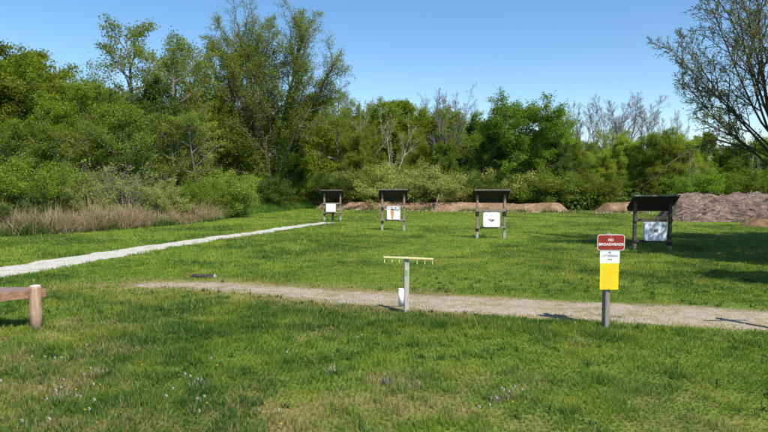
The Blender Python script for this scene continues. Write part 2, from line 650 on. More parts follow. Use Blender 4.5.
def build_lawn():
    rs = np.random.RandomState(77)
    Xs, Ys, Ds = [], [], []
    bands = [(0.8, 2.8, 900), (2.8, 4.6, 2500), (4.6, 6.5, 7500), (6.5, 9, 4700), (9, 12, 2600), (12, 16, 1250), (16, 22, 560), (22, 30, 250), (30, 50, 85)]
    for y0, y1, d in bands:
        x, y = lawn_points(y0, y1, d, rs)
        Xs.append(x)
        Ys.append(y)
        x, y = lawn_points(y0, y1, d * .45, rs, True)
        k_ = np.abs(x) > .70 * y + 2.2
        Xs.append(x[k_])
        Ys.append(y[k_])
    x, y = np.concatenate(Xs), np.concatenate(Ys)
    # pull blades into tufts
    cell = 0.055
    jx = np.floor(x / cell)
    jy = np.floor(y / cell)
    cx = (jx + _TAB[(jx.astype(int)) & 255, (jy.astype(int)) & 255]) * cell
    cy = (jy + _TAB[(jy.astype(int) + 77) & 255, (jx.astype(int) + 31) & 255]) * cell
    pull = 0.55
    x = x * (1 - pull) + cx * pull
    y = y * (1 - pull) + cy * pull
    straw, dark, yel, dg = lawn_fields(x, y)
    dw = path_dist(WHITE, WHITE_W, x, y)
    nz = vnoise(x, y, 0.25, 1)
    nz2 = vnoise(x, y, 0.7, 6)
    xl = np.clip((1.5 - x) / 5.0, 0, 1)            # the left end of the gravel is overgrown
    keep = ((dw > -0.10 + 0.30 * (nz - .5)) | (rs.rand(len(x)) < .012)) & (rs.rand(len(x)) < np.clip((dg + 0.12 + 0.35 * (nz2 - .5)) / 0.28, 0.0, 1) + 0.03 + xl * 0.10 + overgrown(x, y) * .9 + .02)
    keep &= rs.rand(len(x)) < 1 - 0.72 * straw * (nz > .35)
    keep &= ~((y > edge_y(x) + 0.8) & (x < -2.5)) & (y < back_y(x))
    x, y, straw, dark, yel, dg = [v[keep] for v in (x, y, straw, dark, yel, dg)]
    n = len(x)
    clump = vnoise(x, y, 0.16, 9)
    mid = fbm(x, y, 0.6, 14)
    near_path = np.clip(dg / 0.4, 0.42, 1)
    h = (0.016 + 0.062 * clump ** 1.6 + 0.014 * vnoise(x, y, .33, 71) + 0.022 * dark * mid * 2 + 0.02 * np.clip(mid - .5, 0, 1) * 4) * rs.uniform(.6, 1.35, n) * near_path
    h *= np.where((x < -2) | (y < 9.5), 1.15, 0.85)
    tall = rs.rand(n) < 0.004
    h = np.where(tall & (y < 10), h * 2.3, h)
    wd = np.clip(0.0032 * y / 5.0, 0.0034, 0.03) * rs.uniform(.7, 1.4, n)
    h = np.maximum(h, wd * 2)
    g1 = np.array([0.135, 0.245, 0.020])
    gd = np.array([0.048, 0.130, 0.016])
    gy = np.array([0.310, 0.335, 0.040])
    gs = np.array([0.42, 0.35, 0.15])
    u = rs.rand(n)[:, None]
    m3 = vnoise(x, y, 0.33, 71)
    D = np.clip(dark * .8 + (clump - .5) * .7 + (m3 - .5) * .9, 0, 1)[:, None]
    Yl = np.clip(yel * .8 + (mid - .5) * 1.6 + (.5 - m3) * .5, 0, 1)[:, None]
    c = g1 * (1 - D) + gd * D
    c = c * (1 - Yl * .65) + gy * Yl * .65
    isstraw = (rs.rand(n) < 0.04 + 0.60 * straw + 0.10 * (vnoise(x, y, .3, 33) > .68))[:, None]
    c = np.where(isstraw, gs * (0.6 + 0.6 * u), c * (0.55 + 1.0 * u) * (1 + .12 * np.clip((y[:, None] - 11) / 6, 0, 1)))
    me = blades('grass', np.c_[x, y], h, wd, c, 0.55, 3, None, None)
    tag(link('grass', me), 'short green grass of the lawn with yellowish and dry patches', 'grass', kind='stuff')
    # broad-leaved weeds in dark rosettes through the lawn
    x, y = lawn_points(3.2, 13, 7.0, rs)
    dgw = path_dist(GRAV, GRAV_W, x, y)
    dww = path_dist(WHITE, WHITE_W, x, y)
    k = (fbm(x, y, 1.6, 21) > .5) & (dgw > .1) & (dww > .1)
    x, y = x[k], y[k]
    m = 12
    a = rs.uniform(0, 6.28, (len(x), m))
    r = rs.uniform(0.0, 0.05, (len(x), m))
    X = (x[:, None] + r * np.cos(a)).ravel()
    Y = (y[:, None] + r * np.sin(a)).ravel()
    n = len(X)
    c = np.array([0.045, 0.105, 0.022]) * np.repeat(rs.uniform(.7, 1.6, len(x)), m)[:, None]
    me = blades('weeds', np.c_[X, Y], rs.uniform(.05, .11, n), rs.uniform(.010, .02, n), c, 1.2, 5, None, None)
    tag(link('weeds', me), 'low broad leaved weeds growing through the lawn', 'weeds', kind='stuff')


build_lawn()


def build_rough():
    rs = np.random.RandomState(9)
    # dry tan weeds and fresh green grass on the left bank
    n = 120000
    x = rs.uniform(-30, -2.4, n)
    y = edge_y(x) + rs.gamma(1.6, 1.3, n) + (vnoise(x, x * 0, 1.3, 3) - .5) * 1.4
    px = 384 + F_PX * x / y
    dryp = np.clip((fbm(x, y, 2.2, 17) - 0.36) * 5, 0, 1) * np.clip((245 - px) / 50, 0, 1) * np.clip((px + 60) / 60, 0, 1)
    front = np.clip((y - edge_y(x)) / 1.0, 0, 1)
    dryp = dryp * np.clip(front + .25, 0, 1)
    isdry = rs.rand(n) < dryp * 0.95 * (.35 + .9 * vnoise(x, y, .5, 61))
    lump = fbm(x, y, 1.1, 41)
    h = np.where(isdry, rs.uniform(.35, 1.1, n), rs.uniform(.2, .75, n)) * (0.35 + .65 * front)
    h *= np.clip(0.2 + 1.7 * lump, .3, 1.6)
    h = np.where(isdry & (rs.rand(n) < .04), h * 1.6, h)
    u = rs.rand(n)[:, None]
    cg = np.array([0.10, 0.19, 0.032]) * (0.6 + .8 * u)
    cb = np.array([0.15, 0.30, 0.045]) * (0.6 + .8 * u)
    cg = np.where((px > 190)[:, None], cb, cg)
    cd = np.array([0.52, 0.40, 0.25]) * (0.55 + .7 * u)
    for nm, k, lab, cat in (('tall_grass', ~isdry, 'tall fresh green grass along the foot of the bushes on the left', 'tall grass'),
                            ('dry_weeds', isdry, 'tan dead weed stalks standing in front of the bushes on the left', 'dry weeds')):
        c = cd if nm == 'dry_weeds' else cg
        me = blades(nm, np.c_[x, y][k], h[k], rs.uniform(.012, .03, k.sum()), c[k], 0.7, 8, None, None)
        tag(link(nm, me), lab, cat, kind='stuff')


build_rough()

# ------------------------------------------------------------------ trees
M_bark = simple_mat('grey_brown_bark', (0.055, 0.043, 0.032), (0.16, 0.13, 0.10), scale=7, rough=0.95, bump=0.6, stretch=(3, 3, .6))
M_barkpale = simple_mat('pale_bark', (0.20, 0.18, 0.15), (0.37, 0.34, 0.29), scale=5, rough=0.9, bump=0.4, stretch=(2, 2, .6))
M_barkgrey = simple_mat('grey_twig_bark', (0.12, 0.105, 0.10), (0.22, 0.195, 0.185), scale=6, rough=0.95, bump=0.3)

LM = {
    'olive': leaf_mat('olive_green_leaves', (0.088, 0.138, 0.010), (0.270, 0.335, 0.024), .5),
    'mid': leaf_mat('mid_green_leaves', (0.074, 0.122, 0.010), (0.230, 0.300, 0.024), .5),
    'bright': leaf_mat('bright_green_leaves', (0.088, 0.172, 0.014), (0.205, 0.340, 0.028), .45),
    'dark': leaf_mat('dark_green_leaves', (0.045, 0.078, 0.012), (0.130, 0.185, 0.026), .45),
    'young': leaf_mat('young_yellow_green_leaves', (0.135, 0.190, 0.018), (0.320, 0.400, 0.042), .5),
    'silver': leaf_mat('silvery_green_leaves', (0.200, 0.240, 0.050), (0.500, 0.540, 0.160), .45, obj_var=.15),
    'light': leaf_mat('light_green_leaves', (0.120, 0.185, 0.020), (0.290, 0.360, 0.048), .45),
}


def rot_about(v, axis, ang):
    c, s = math.cos(ang), math.sin(ang)
    ax, ay, az = axis
    x, y, z = v
    d = (ax * x + ay * y + az * z) * (1 - c)
    return (x * c + (ay * z - az * y) * s + ax * d, y * c + (az * x - ax * z) * s + ay * d, z * c + (ax * y - ay * x) * s + az * d)


def nrm3(v):
    l = math.sqrt(v[0] ** 2 + v[1] ** 2 + v[2] ** 2) or 1
    return (v[0] / l, v[1] / l, v[2] / l)


def perp(v):
    a = (-v[1], v[0], 0) if abs(v[2]) < .95 else (1, 0, 0)
    return nrm3(a)


def grow(rng, P):
    """P: stems [(origin, dir, length, radius)], nb, ratio, ang, t0, trop, wob, shape"""
    lines, twigs = [], []
    NL = len(P['nb'])

    def branch(p, d, Ln, r, lev):
        seg = max(3, min(9, int(Ln / P.get('seg', .7)) + 2))
        pts, rr = [p], [r]
        dirs = [d]
        wob = P['wob'][min(lev, len(P['wob']) - 1)]
        trop = P['trop'][min(lev, len(P['trop']) - 1)]
        for i in range(seg):
            d = nrm3((d[0] + rng.gauss(0, wob), d[1] + rng.gauss(0, wob), d[2] + rng.gauss(0, wob) + trop / seg))
            p = (p[0] + d[0] * Ln / seg, p[1] + d[1] * Ln / seg, p[2] + d[2] * Ln / seg)
            pts.append(p)
            dirs.append(d)
            rr.append(r * (1 - .8 * (i + 1) / seg) + .003)
        lines.append((pts, rr, lev))
        if lev >= NL:
            twigs.append((pts[0], pts[seg // 2], pts[-1]))
            return
        if lev == NL - 1 or P.get('leafall') and lev >= 1:
            twigs.append((pts[seg // 2], pts[seg * 3 // 4], pts[-1]))
        nb = P['nb'][lev]
        nb = max(1, int(nb * rng.uniform(.8, 1.2) + .5))
        az = rng.uniform(0, 6.28)
        t0 = P['t0'][lev]
        for k in range(nb):
            t = t0 + (1 - t0) * (k + rng.uniform(.1, .9)) / nb
            f = t * seg
            i = min(seg - 1, int(f))
            g = f - i
            q = tuple(pts[i][j] * (1 - g) + pts[i + 1][j] * g for j in range(3))
            dd = dirs[min(seg, i + 1)]
            az += 2.4 + rng.uniform(-.5, .5)
            a = rad(P['ang'][lev] + rng.uniform(-14, 14)) * (1.15 - .35 * t)
            ax = rot_about(perp(dd), dd, az)
            nd = rot_about(dd, ax, a)
            sh = P['shape'](t) if lev == 0 else (1.1 - .5 * t)
            ln = Ln * P['ratio'][lev] * sh * rng.uniform(.75, 1.2)
            if lev == 0 and 'clear' in P and t < P['clear']:
                continue
            rc = min((rr[i] * .62), r * .62 * (ln / max(Ln * P['ratio'][lev], .01)) ** .5)
            branch(q, nd, ln, max(rc, .006), lev + 1)

    for (o, d, Ln, r) in P['stems']:
        branch(tuple(o), nrm3(d), Ln, r, 0)
    return lines, twigs


def tubes_mesh(name, lines, mat, thick=1.0, rmin=0.0):
    Vs, Qs, off = [], [], 0
    for pts, rr, lev in lines:
        p = np.array(pts)
        r = np.maximum(np.array(rr) * thick, rmin)
        n = 7 if lev == 0 else (5 if lev == 1 else 3)
        d = np.gradient(p, axis=0)
        d /= np.linalg.norm(d, axis=1)[:, None] + 1e-9
        ref = np.array([0.2, 0.97, 0.1]) if abs(d[0, 1]) < .8 else np.array([1, 0, 0.1])
        a = np.cross(d, ref)
        a /= np.linalg.norm(a, axis=1)[:, None] + 1e-9
        b = np.cross(d, a)
        th = np.arange(n) * 2 * np.pi / n
        V = p[:, None] + (a[:, None] * np.cos(th)[None, :, None] + b[:, None] * np.sin(th)[None, :, None]) * r[:, None, None]
        K = len(p)
        i = np.arange(K * n).reshape(K, n)
        j = np.roll(i, -1, 1)
        Qs.append(np.stack([i[:-1], j[:-1], j[1:], i[1:]], -1).reshape(-1, 4) + off)
        Vs.append(V.reshape(-1, 3))
        off += K * n
    return np_mesh(name, np.concatenate(Vs), quads=np.concatenate(Qs), mat=mat, smooth=True)


def leaf_arrays(twigs, per, size, spread, rs, droop=0.0):
    T = np.array(twigs)
    n = len(T) * per
    k = np.repeat(np.arange(len(T)), per)
    t = rs.uniform(0.05, 1.05, n)[:, None]
    A, B, C = T[k, 0], T[k, 1], T[k, 2]
    p = np.where(t < .5, A + (B - A) * t * 2, B + (C - B) * (t * 2 - 1))
    p = p + rs.normal(0, spread, (n, 3)) * np.array([1, 1, .7])
    p[:, 2] -= np.abs(rs.normal(0, droop, n)) if droop else 0
    p[:, 2] = np.maximum(p[:, 2], .05)
    a = rs.normal(0, 1, (n, 3))
    a /= np.linalg.norm(a, axis=1)[:, None]
    c = rs.normal(0, 1, (n, 3)) + np.array([0, 0, .9])
    b = np.cross(a, c)
    b /= np.linalg.norm(b, axis=1)[:, None] + 1e-9
    s = size * rs.uniform(.55, 1.35, n)[:, None]
    V = np.stack([p - a * s * .55, p + b * s * .32, p + a * s * .55, p - b * s * .32], 1)
    clump = rs.rand(len(T))[k]
    tint = np.clip(0.55 * clump + 0.45 * rs.rand(n), 0, 1)
    return V.reshape(-1, 3), np.repeat(tint, 4)


def leaves_mesh(name, V, tint, mat):
    n = len(V) // 4
    return np_mesh(name, V, quads=np.arange(n * 4).reshape(n, 4), mat=mat, tint=tint)


ROUND = lambda t: max(.28, math.sqrt(max(0, 1 - ((t - .40) / .65) ** 2)))
COLUMN = lambda t: .55 + .45 * math.sin(math.pi * min(1, t))
VASE = lambda t: .5 + .6 * t


def proto(seed, P, leafmat, per, size, spread, barkmat=None, thick=1.0, rmin=0.0, droop=0.0):
    rng = random.Random(seed)
    rs = np.random.RandomState(seed)
    lines, twigs = grow(rng, P)
    tm = tubes_mesh('trunk', lines, barkmat or M_bark, thick, rmin)
    cm = None
    lv = None
    if per:
        lv = leaf_arrays(twigs, per, size, spread, rs, droop)
        cm = leaves_mesh('crown', lv[0], lv[1], LM[leafmat])
    zs = max(p[2] for l in lines for p in l[0])
    return dict(trunk=tm, crown=cm, H=zs, lv=lv)


def wallP(H, lean=0.0, nb=(15, 8, 5), r=.2, stems=1, t0=.12, ratio0=.42, shape=ROUND, trop=(.0, .25, .1)):
    st = []
    for i in range(stems):
        a = i * 2.1
        st.append(((.25 * math.cos(a) * (stems > 1), .25 * math.sin(a) * (stems > 1), -.1), (lean + .14 * math.cos(a) * (stems > 1), .14 * math.sin(a) * (stems > 1), 1), H * .9, r))
    return dict(stems=st, nb=nb, ratio=(ratio0, .5, .45), ang=(68, 50, 45), t0=(t0, .25, .25), trop=(.05, .5, .2, .1), wob=(.06, .15, .21, .22), shape=shape)


PR = {}
# leafy wood-edge trees: unit height 10 m
for i in range(3):
    PR['olive%d' % i] = proto(100 + i, wallP(10, nb=(21, 8, 5), ratio0=(.36, .44, .40)[i], shape=(ROUND, COLUMN, VASE)[i]), 'olive', (38, 34, 24)[i], .13, (.19, .2, .27)[i], (M_bark, M_bark, M_barkpale)[i], 1.0, (0, 0, .012)[i])
    PR['mid%d' % i] = proto(110 + i, wallP(10, nb=(21, 8, 5), ratio0=(.34, .40, .36)[i], shape=(COLUMN, ROUND, VASE)[i], stems=(1, 2, 1)[i]), 'mid', (36, 24, 34)[i], .135, (.19, .26, .17)[i], (M_bark, M_barkpale, M_bark)[i], 1.0, (0, .012, 0)[i])
PR['bright0'] = proto(120, wallP(10, nb=(24, 9, 5), ratio0=.50, shape=lambda t: max(.3, math.sqrt(max(0, 1 - ((t - .5) / .62) ** 2)))), 'bright', 38, .14, .20)
PR['bright1'] = proto(121, wallP(10, nb=(16, 8, 4), ratio0=.36), 'bright', 38, .135, .19)
PR['dark0'] = proto(122, wallP(10, nb=(17, 8, 4), ratio0=.36, shape=COLUMN), 'dark', 42, .14, .2)
PR['dark1'] = proto(123, wallP(10, nb=(16, 8, 4), ratio0=.42), 'dark', 42, .14, .2)
for i in range(2):
    PR['feather%d' % i] = proto(170 + i, wallP(10, nb=(26, 8, 5), ratio0=.36, t0=.06, stems=3, trop=(0, .7, .5), shape=lambda t: 1.05 - .45 * t), 'young', 26, .105, .20)
# thin, half-leafed young trees
PR['young0'] = proto(130, wallP(10, nb=(15, 7, 5), ratio0=.36, t0=.25, trop=(0, .6, .3)), 'young', 14, .105, .17, M_barkgrey, 1.0, .010)
PR['young1'] = proto(131, wallP(10, nb=(15, 7, 5), ratio0=.33, t0=.2, stems=2), 'young', 16, .105, .17, M_barkgrey, 1.0, .010)
# bare
def bareP(H, stems=3):
    st = [((0, 0, -.1), (0, 0, 1), H * .9, .12)]
    for i in range(stems):
        a = i * 2.3 + .4
        st.append(((0, 0, 1.0 + .9 * i), (.34 * math.cos(a), .34 * math.sin(a), 1), H * (.82 - .09 * i), .075))
    return dict(stems=st, nb=(9, 6, 5, 4), ratio=(.32, .5, .52, .55), ang=(30, 32, 34, 34), t0=(.35, .2, .15, .1), trop=(.15, .4, .3, .2), wob=(.05, .08, .11, .13), shape=lambda t: 1.15 - .6 * t)


PR['bare0'] = proto(140, bareP(10, 2), 'young', 0, .1, .1, M_barkgrey, .75, .0055)
PR['bare1'] = proto(141, bareP(10, 4), 'young', 0, .1, .1, M_barkgrey, .75, .0055)
PR['pale0'] = proto(142, dict(stems=[((0, 0, -.1), (.05, 0, 1), 5.0, .17), ((.05, 0, 2.2), (.5, .1, 1), 6.5, .11), ((0, 0, 2.6), (-.35, 0, 1), 6.5, .11)], nb=(6, 5, 4), ratio=(.34, .5, .5), ang=(38, 38, 36), t0=(.4, .25, .2), trop=(.2, .4, .4, .3), wob=(.06, .09, .11, .13), shape=lambda t: 1.0), 'young', 2, .15, .15, M_barkpale, 1.0, .018)
# shrubs: unit height 3 m
def shrubP(H, n, spreadang=.55, nb=(9, 6), ratio=(.45, .5)):
    st = []
    for i in range(n):
        a = i * 2.4
        q = spreadang * math.sqrt((i + .5) / n)
        st.append(((.15 * math.cos(a), .15 * math.sin(a), -.05), (q * math.cos(a), q * math.sin(a), 1), H * (1.05 - .25 * q), .035))
    return dict(stems=st, nb=nb, ratio=ratio, ang=(50, 45), t0=(.12, .2), trop=(.1, .3, .1), wob=(.10, .15, .2), shape=lambda t: 1.2 - .5 * t, seg=.4)


PR['silver0'] = proto(150, shrubP(3, 11, .9), 'silver', 31, .08, .13)
PR['silver1'] = proto(151, shrubP(3, 10, .75), 'silver', 31, .08, .13)
PR['bushlight'] = proto(152, shrubP(3, 11, .85), 'light', 35, .08, .13)
PR['bushbright'] = proto(153, shrubP(3, 10, .8), 'bright', 35, .08, .13)
PR['bushdark'] = proto(154, shrubP(3, 11, .8), 'dark', 41, .08, .14)
PR['bushmid'] = proto(155, shrubP(3, 10, .9), 'mid', 37, .08, .14)
PR['bushbare'] = proto(156, shrubP(3, 12, .8, nb=(9, 6)), 'young', 2, .12, .1, M_barkgrey, 1.0, .008)


def put_tree(kind, px, Y, ytop, wide, label, name='tree', cat='tree', group='trees of the wood edge', rz=None, sides=None):
    pr = PR[kind]
    if px < 335:
        for _ in range(3):
            Y = max(Y, float(edge_y((px - 384) / F_PX * Y)) + (.2 if px < 0 and name == 'bush' else (1.7 if px > 190 else 2.6) if name == 'bush' else 3.4))
    x = (px - 384) / F_PX * Y
    zg = G(x, Y)
    ztop = atY(px, ytop, Y)[1]
    s = (ztop - zg) / pr['H']
    r = rz if rz is not None else (px * 1.7 + Y * 3.1) % 6.28
    t = thing(name, label, cat, (x, Y, zg), r, group, (s * wide, s * wide, s))
    link('trunk' if name != 'bush' else 'stems', pr['trunk'], t)
    if pr['crown']:
        link('crown' if name != 'bush' else 'leaves', pr['crown'], t)
    return t


TREES = [
    # left mass
    ('mid0', -45, 34, 58, 1.15, 'mid green tree at the far left edge behind the dry weeds'),
    ('olive0', 8, 38, 46, 1.1, 'tall olive green round crowned tree at the far left'),
    ('olive1', 42, 37, 48, 1.05, 'tall olive green tree second from the left edge'),
    ('olive2', 76, 39, 62, 1.0, 'olive green tree sloping down beside the far left ones'),
    ('mid1', 22, 32, 112, 1.0, 'lower mid green tree in front of the far left olive trees'),
    ('olive2', 62, 33, 105, 1.0, 'lower olive tree in front of the sloping olive tree on the left'),
    ('mid2', 103, 35, 78, .95, 'mid green tree under the tall thin tree on the left'),
    ('mid1', 132, 36, 96, .95, 'olive tree below the forked tall thin tree'),
    ('dark0', 158, 40, 78, .8, 'narrow dark evergreen looking tree below the tall thin trees'),
    ('olive2', 174, 38, 103, 1.0, 'bushy olive tree with yellowish leaves left of the giant tree'),
    ('mid0', 205, 46, 88, 1.0, 'mid green tree filling the gap left of the giant tree'),
    ('young1', 200, 39, 112, 1.0, 'small olive tree at the left foot of the giant tree'),
    ('dark1', 238, 47, 108, .9, 'dark tree behind the limbs of the giant tree'),
    ('olive2', 262, 49, 92, .85, 'olive tree behind the middle of the giant tree'),
    ('dark1', 292, 43, 138, .9, 'low dark tree at the right foot of the giant tree'),
    ('olive0', 318, 50, 96, .9, 'olive tree right of the giant tree behind the first target stand'),
    # centre
    ('olive2', 345, 53, 97, .95, 'round olive tree between the first and second target stands'),
    ('olive1', 372, 56, 97, .9, 'olive crowned tree behind the pale dead trunk'),
    ('feather1', 358, 51, 124, .85, 'lower mid green tree above the bushes left of the second stand'),
    ('olive0', 402, 56, 99, .95, 'olive tree behind the pale forked dead tree'),
    ('feather0', 410, 53, 128, .8, 'lower green tree over the silvery bushes'),
    ('mid1', 432, 56, 101, .9, 'green tree carrying on the wood right of the pale forked tree'),
    ('bright1', 462, 55, 112, .8, 'fresh green tree left of the big bright green tree'),
    ('mid0', 447, 50, 140, .8, 'lower green tree behind the long silvery bush'),
    ('dark0', 478, 56, 117, .8, 'narrow dark tree against the big bright green tree'),
    ('bright0', 518, 50, 94, 1.12, 'big bright green tree with a round crown above the berm'),
    ('bright1', 553, 53, 116, .8, 'bright green tree leaning against the right of the big one'),
    ('dark0', 492, 50, 132, .9, 'dark shaded tree below the left side of the big bright tree'),
    ('dark1', 556, 50, 140, .9, 'dark tree at the right foot of the big bright tree'),
    ('feather1', 580, 52, 136, .75, 'mid green tree below the first grey bare trees'),
    ('feather1', 600, 50, 147, .9, 'lower green tree above the gap in the earth berm'),
    ('feather0', 628, 50, 136, .95, 'olive green tree under the tallest grey bare trees'),
    ('feather0', 655, 48, 128, .95, 'fresh green tree behind the fourth target stand'),
    ('feather1', 682, 48, 131, 1.0, 'olive tree behind the left end of the brush pile'),
    ('mid0', 706, 52, 132, .9, 'green tree behind the middle of the brush pile'),
    ('olive1', 738, 50, 138, .9, 'fresh green tree behind the right part of the brush pile'),
    ('feather0', 764, 49, 134, 1.0, 'olive tree at the right edge behind the brush pile'),
    ('mid2', 815, 50, 128, 1.0, 'green tree beyond the right edge of the brush pile'),
    # thin and bare
    ('bare1', 357, 60, 91, .9, 'fine grey twiggy tree top above the first and second stands'),
    ('bare1', 420, 61, 92, .9, 'fine grey twiggy tree top just left of the slender bare tree'),
    ('bare0', 455, 59, 90, .9, 'fine grey twiggy tree top just right of the slender bare tree'),
    ('young0', 139, 43, 16, .95, 'tall thin half leafed tree rising above the olive trees on the left'),
    ('young1', 165, 41, 36, .9, 'shorter forked thin tree right beside the tallest one on the left'),
    ('young1', 212, 47, 40, .8, 'thin tree with few leaves against the left of the giant tree'),
    ('young0', 345, 58, 90, .7, 'thin twiggy tree top showing over the olive trees in the middle'),
    ('pale0', 365, 51, 98, .62, 'pale grey trunked tree standing in front of the olive wood'),
    ('pale0', 392, 49, 104, .68, 'whitish forked dead looking tree behind the second target stand'),
    ('bare0', 440, 52, 82, .75, 'slender bare grey tree rising over the middle of the wood'),
    ('bare0', 470, 60, 98, .7, 'small bare tree top left of the big bright green tree'),
    ('bare1', 574, 60, 96, 1.1, 'grey bare tree right beside the big bright green tree'),
    ('bare0', 595, 62, 99, 1.0, 'grey bare tree second right of the big bright tree'),
    ('bare1', 620, 60, 91, 1.15, 'widest grey bare tree above the olive trees on the right'),
    ('bare0', 645, 62, 95, 1.05, 'grey bare tree with thin twigs near the overhanging tree'),
    ('bare1', 668, 62, 108, .7, 'low bare tree half behind the overhanging tree twigs'),
    ('young0', 560, 56, 112, .6, 'thin yellowish tree squeezed between the bright tree and bare trees'),
    ('young1', 607, 53, 128, .7, 'feathery pale green tree beneath the bare trees'),
    ('pale0', 690, 46, 150, .4, 'thin pale trunk showing behind the top of the brush pile'),
    ('pale0', 752, 47, 145, .4, 'thin pale trunk behind the right end of the brush pile'),
]
for kind, px, Y, yt, wd_, lab in TREES:
    nm = {'b': 'bare_tree', 'p': 'dead_tree'}.get(kind[0], 'tree')
    if kind.startswith('bright'):
        nm = 'tree'
    put_tree(kind, px, Y, yt, wd_, lab, name=nm, cat='tree', rz=(0.0 if kind == 'pale0' else None),
             group='bare trees of the wood' if nm == 'bare_tree' else 'trees of the wood edge')

BUSHES = [
    ('bushdark', -3, 24.5, 203, 1.3, 'low dark bush at the left edge in front of the dry weeds'),
    ('bushdark', 268, 42, 168, 1.0, 'dark bush hiding the foot of the giant tree'),
    ('bushmid', 288, 43, 176, 1.0, 'mid green bush at the right foot of the giant tree'),
    ('bushmid', 5, 27.0, 182, 1.2, 'mid green bush at the far left behind the dry weeds'),
    ('bushmid', 28, 27.5, 155, 1.1, 'large round green bush at the far left above the dark one'),
    ('bushdark', 48, 27, 183, 1.2, 'dark green bush beside the large round far left bush'),
    ('silver1', 72, 28.0, 174, 1.0, 'pale silvery bush behind the dry weeds on the left'),
    ('bushbare', 92, 30.0, 158, 1.1, 'leafless grey tangled bush behind the dry weeds'),
    ('silver0', 112, 31.0, 176, 0.9, 'silvery green bush right of the tangled bare bush'),
    ('silver1', 160, 30.0, 176, 0.9, 'silvery bush halfway along the dry weeds'),
    ('bushmid', 188, 33.5, 180, 1.0, 'green arching bush at the end of the dry weeds'),
    ('bushbare', 128, 31.0, 160, 1.2, 'bare twiggy bush between two silvery bushes'),
    ('bushmid', 212, 35.0, 181, 1.0, 'low mid green bush left of the giant tree trunk'),
    ('bushlight', 232, 37.0, 166, 0.95, 'light green bush just in front of the giant tree'),
    ('bushdark', 252, 38.0, 170, 1.1, 'dark green bush at the foot of the giant tree'),
    ('bushlight', 305, 44, 177, 1.0, 'light green bush left of the first target stand'),
    ('bushdark', 335, 46, 166, 1.2, 'dark bush behind the first target stand'),
    ('silver0', 322, 45.5, 186, 1.0, 'silvery bush just left above the first stand roof'),
    ('bushlight', 352, 46, 168, 1.0, 'light green bush between first and second stands'),
    ('silver1', 372, 46.5, 160, 1.3, 'silvery bush immediately left of the second stand'),
    ('bushlight', 390, 48, 160, 1.0, 'light green bush right behind the second stand roof'),
    ('silver0', 412, 46.5, 164, 1.3, 'silvery bush right of the second stand'),
    ('silver1', 436, 46.2, 161, 1.5, 'largest silvery bush with the leaning stake in front'),
    ('bushbright', 456, 49, 160, 1.0, 'bright green bush above the small silvery one'),
    ('bushdark', 482, 47, 170, 1.2, 'dark green bush behind the third stand'),
    ('silver0', 512, 47.5, 168, 1.2, 'pale yellowish green bush right of the third stand'),
    ('bushlight', 540, 47.5, 164, 1.5, 'light yellow green bush behind the berm end'),
    ('bushdark', 528, 46.5, 182, .9, 'low dark bush in front of two light green ones'),
    ('bushdark', 566, 48, 178, 1.3, 'dark green bush above the right end of the berm'),
    ('bushmid', 592, 48, 170, 1.3, 'mid green bush above the gap between the berms'),
    ('silver1', 604, 49, 175, 1.0, 'silvery bush behind the small separate berm'),
    ('bushbright', 700, 45, 166, 1.2, 'bright green bush behind the middle of the brush pile'),
    ('bushbright', 725, 46, 172, 1.2, 'bright green bush right of the thin pale trunk'),
    ('bushmid', 748, 44, 168, 1.2, 'mid green bush behind the right end of the pile'),
    ('bushmid', 780, 43, 172, 1.3, 'mid green bush at the right edge of the picture'),
]
for kind, px, Y, yt, wd_, lab in BUSHES:
    Y = Y + (3.4 * (600 - px) / 280 if 316 < px < 600 else 0)
    put_tree(kind, px, Y, yt, wd_, lab, name='bush', cat='bush', group='bushes at the foot of the wood')


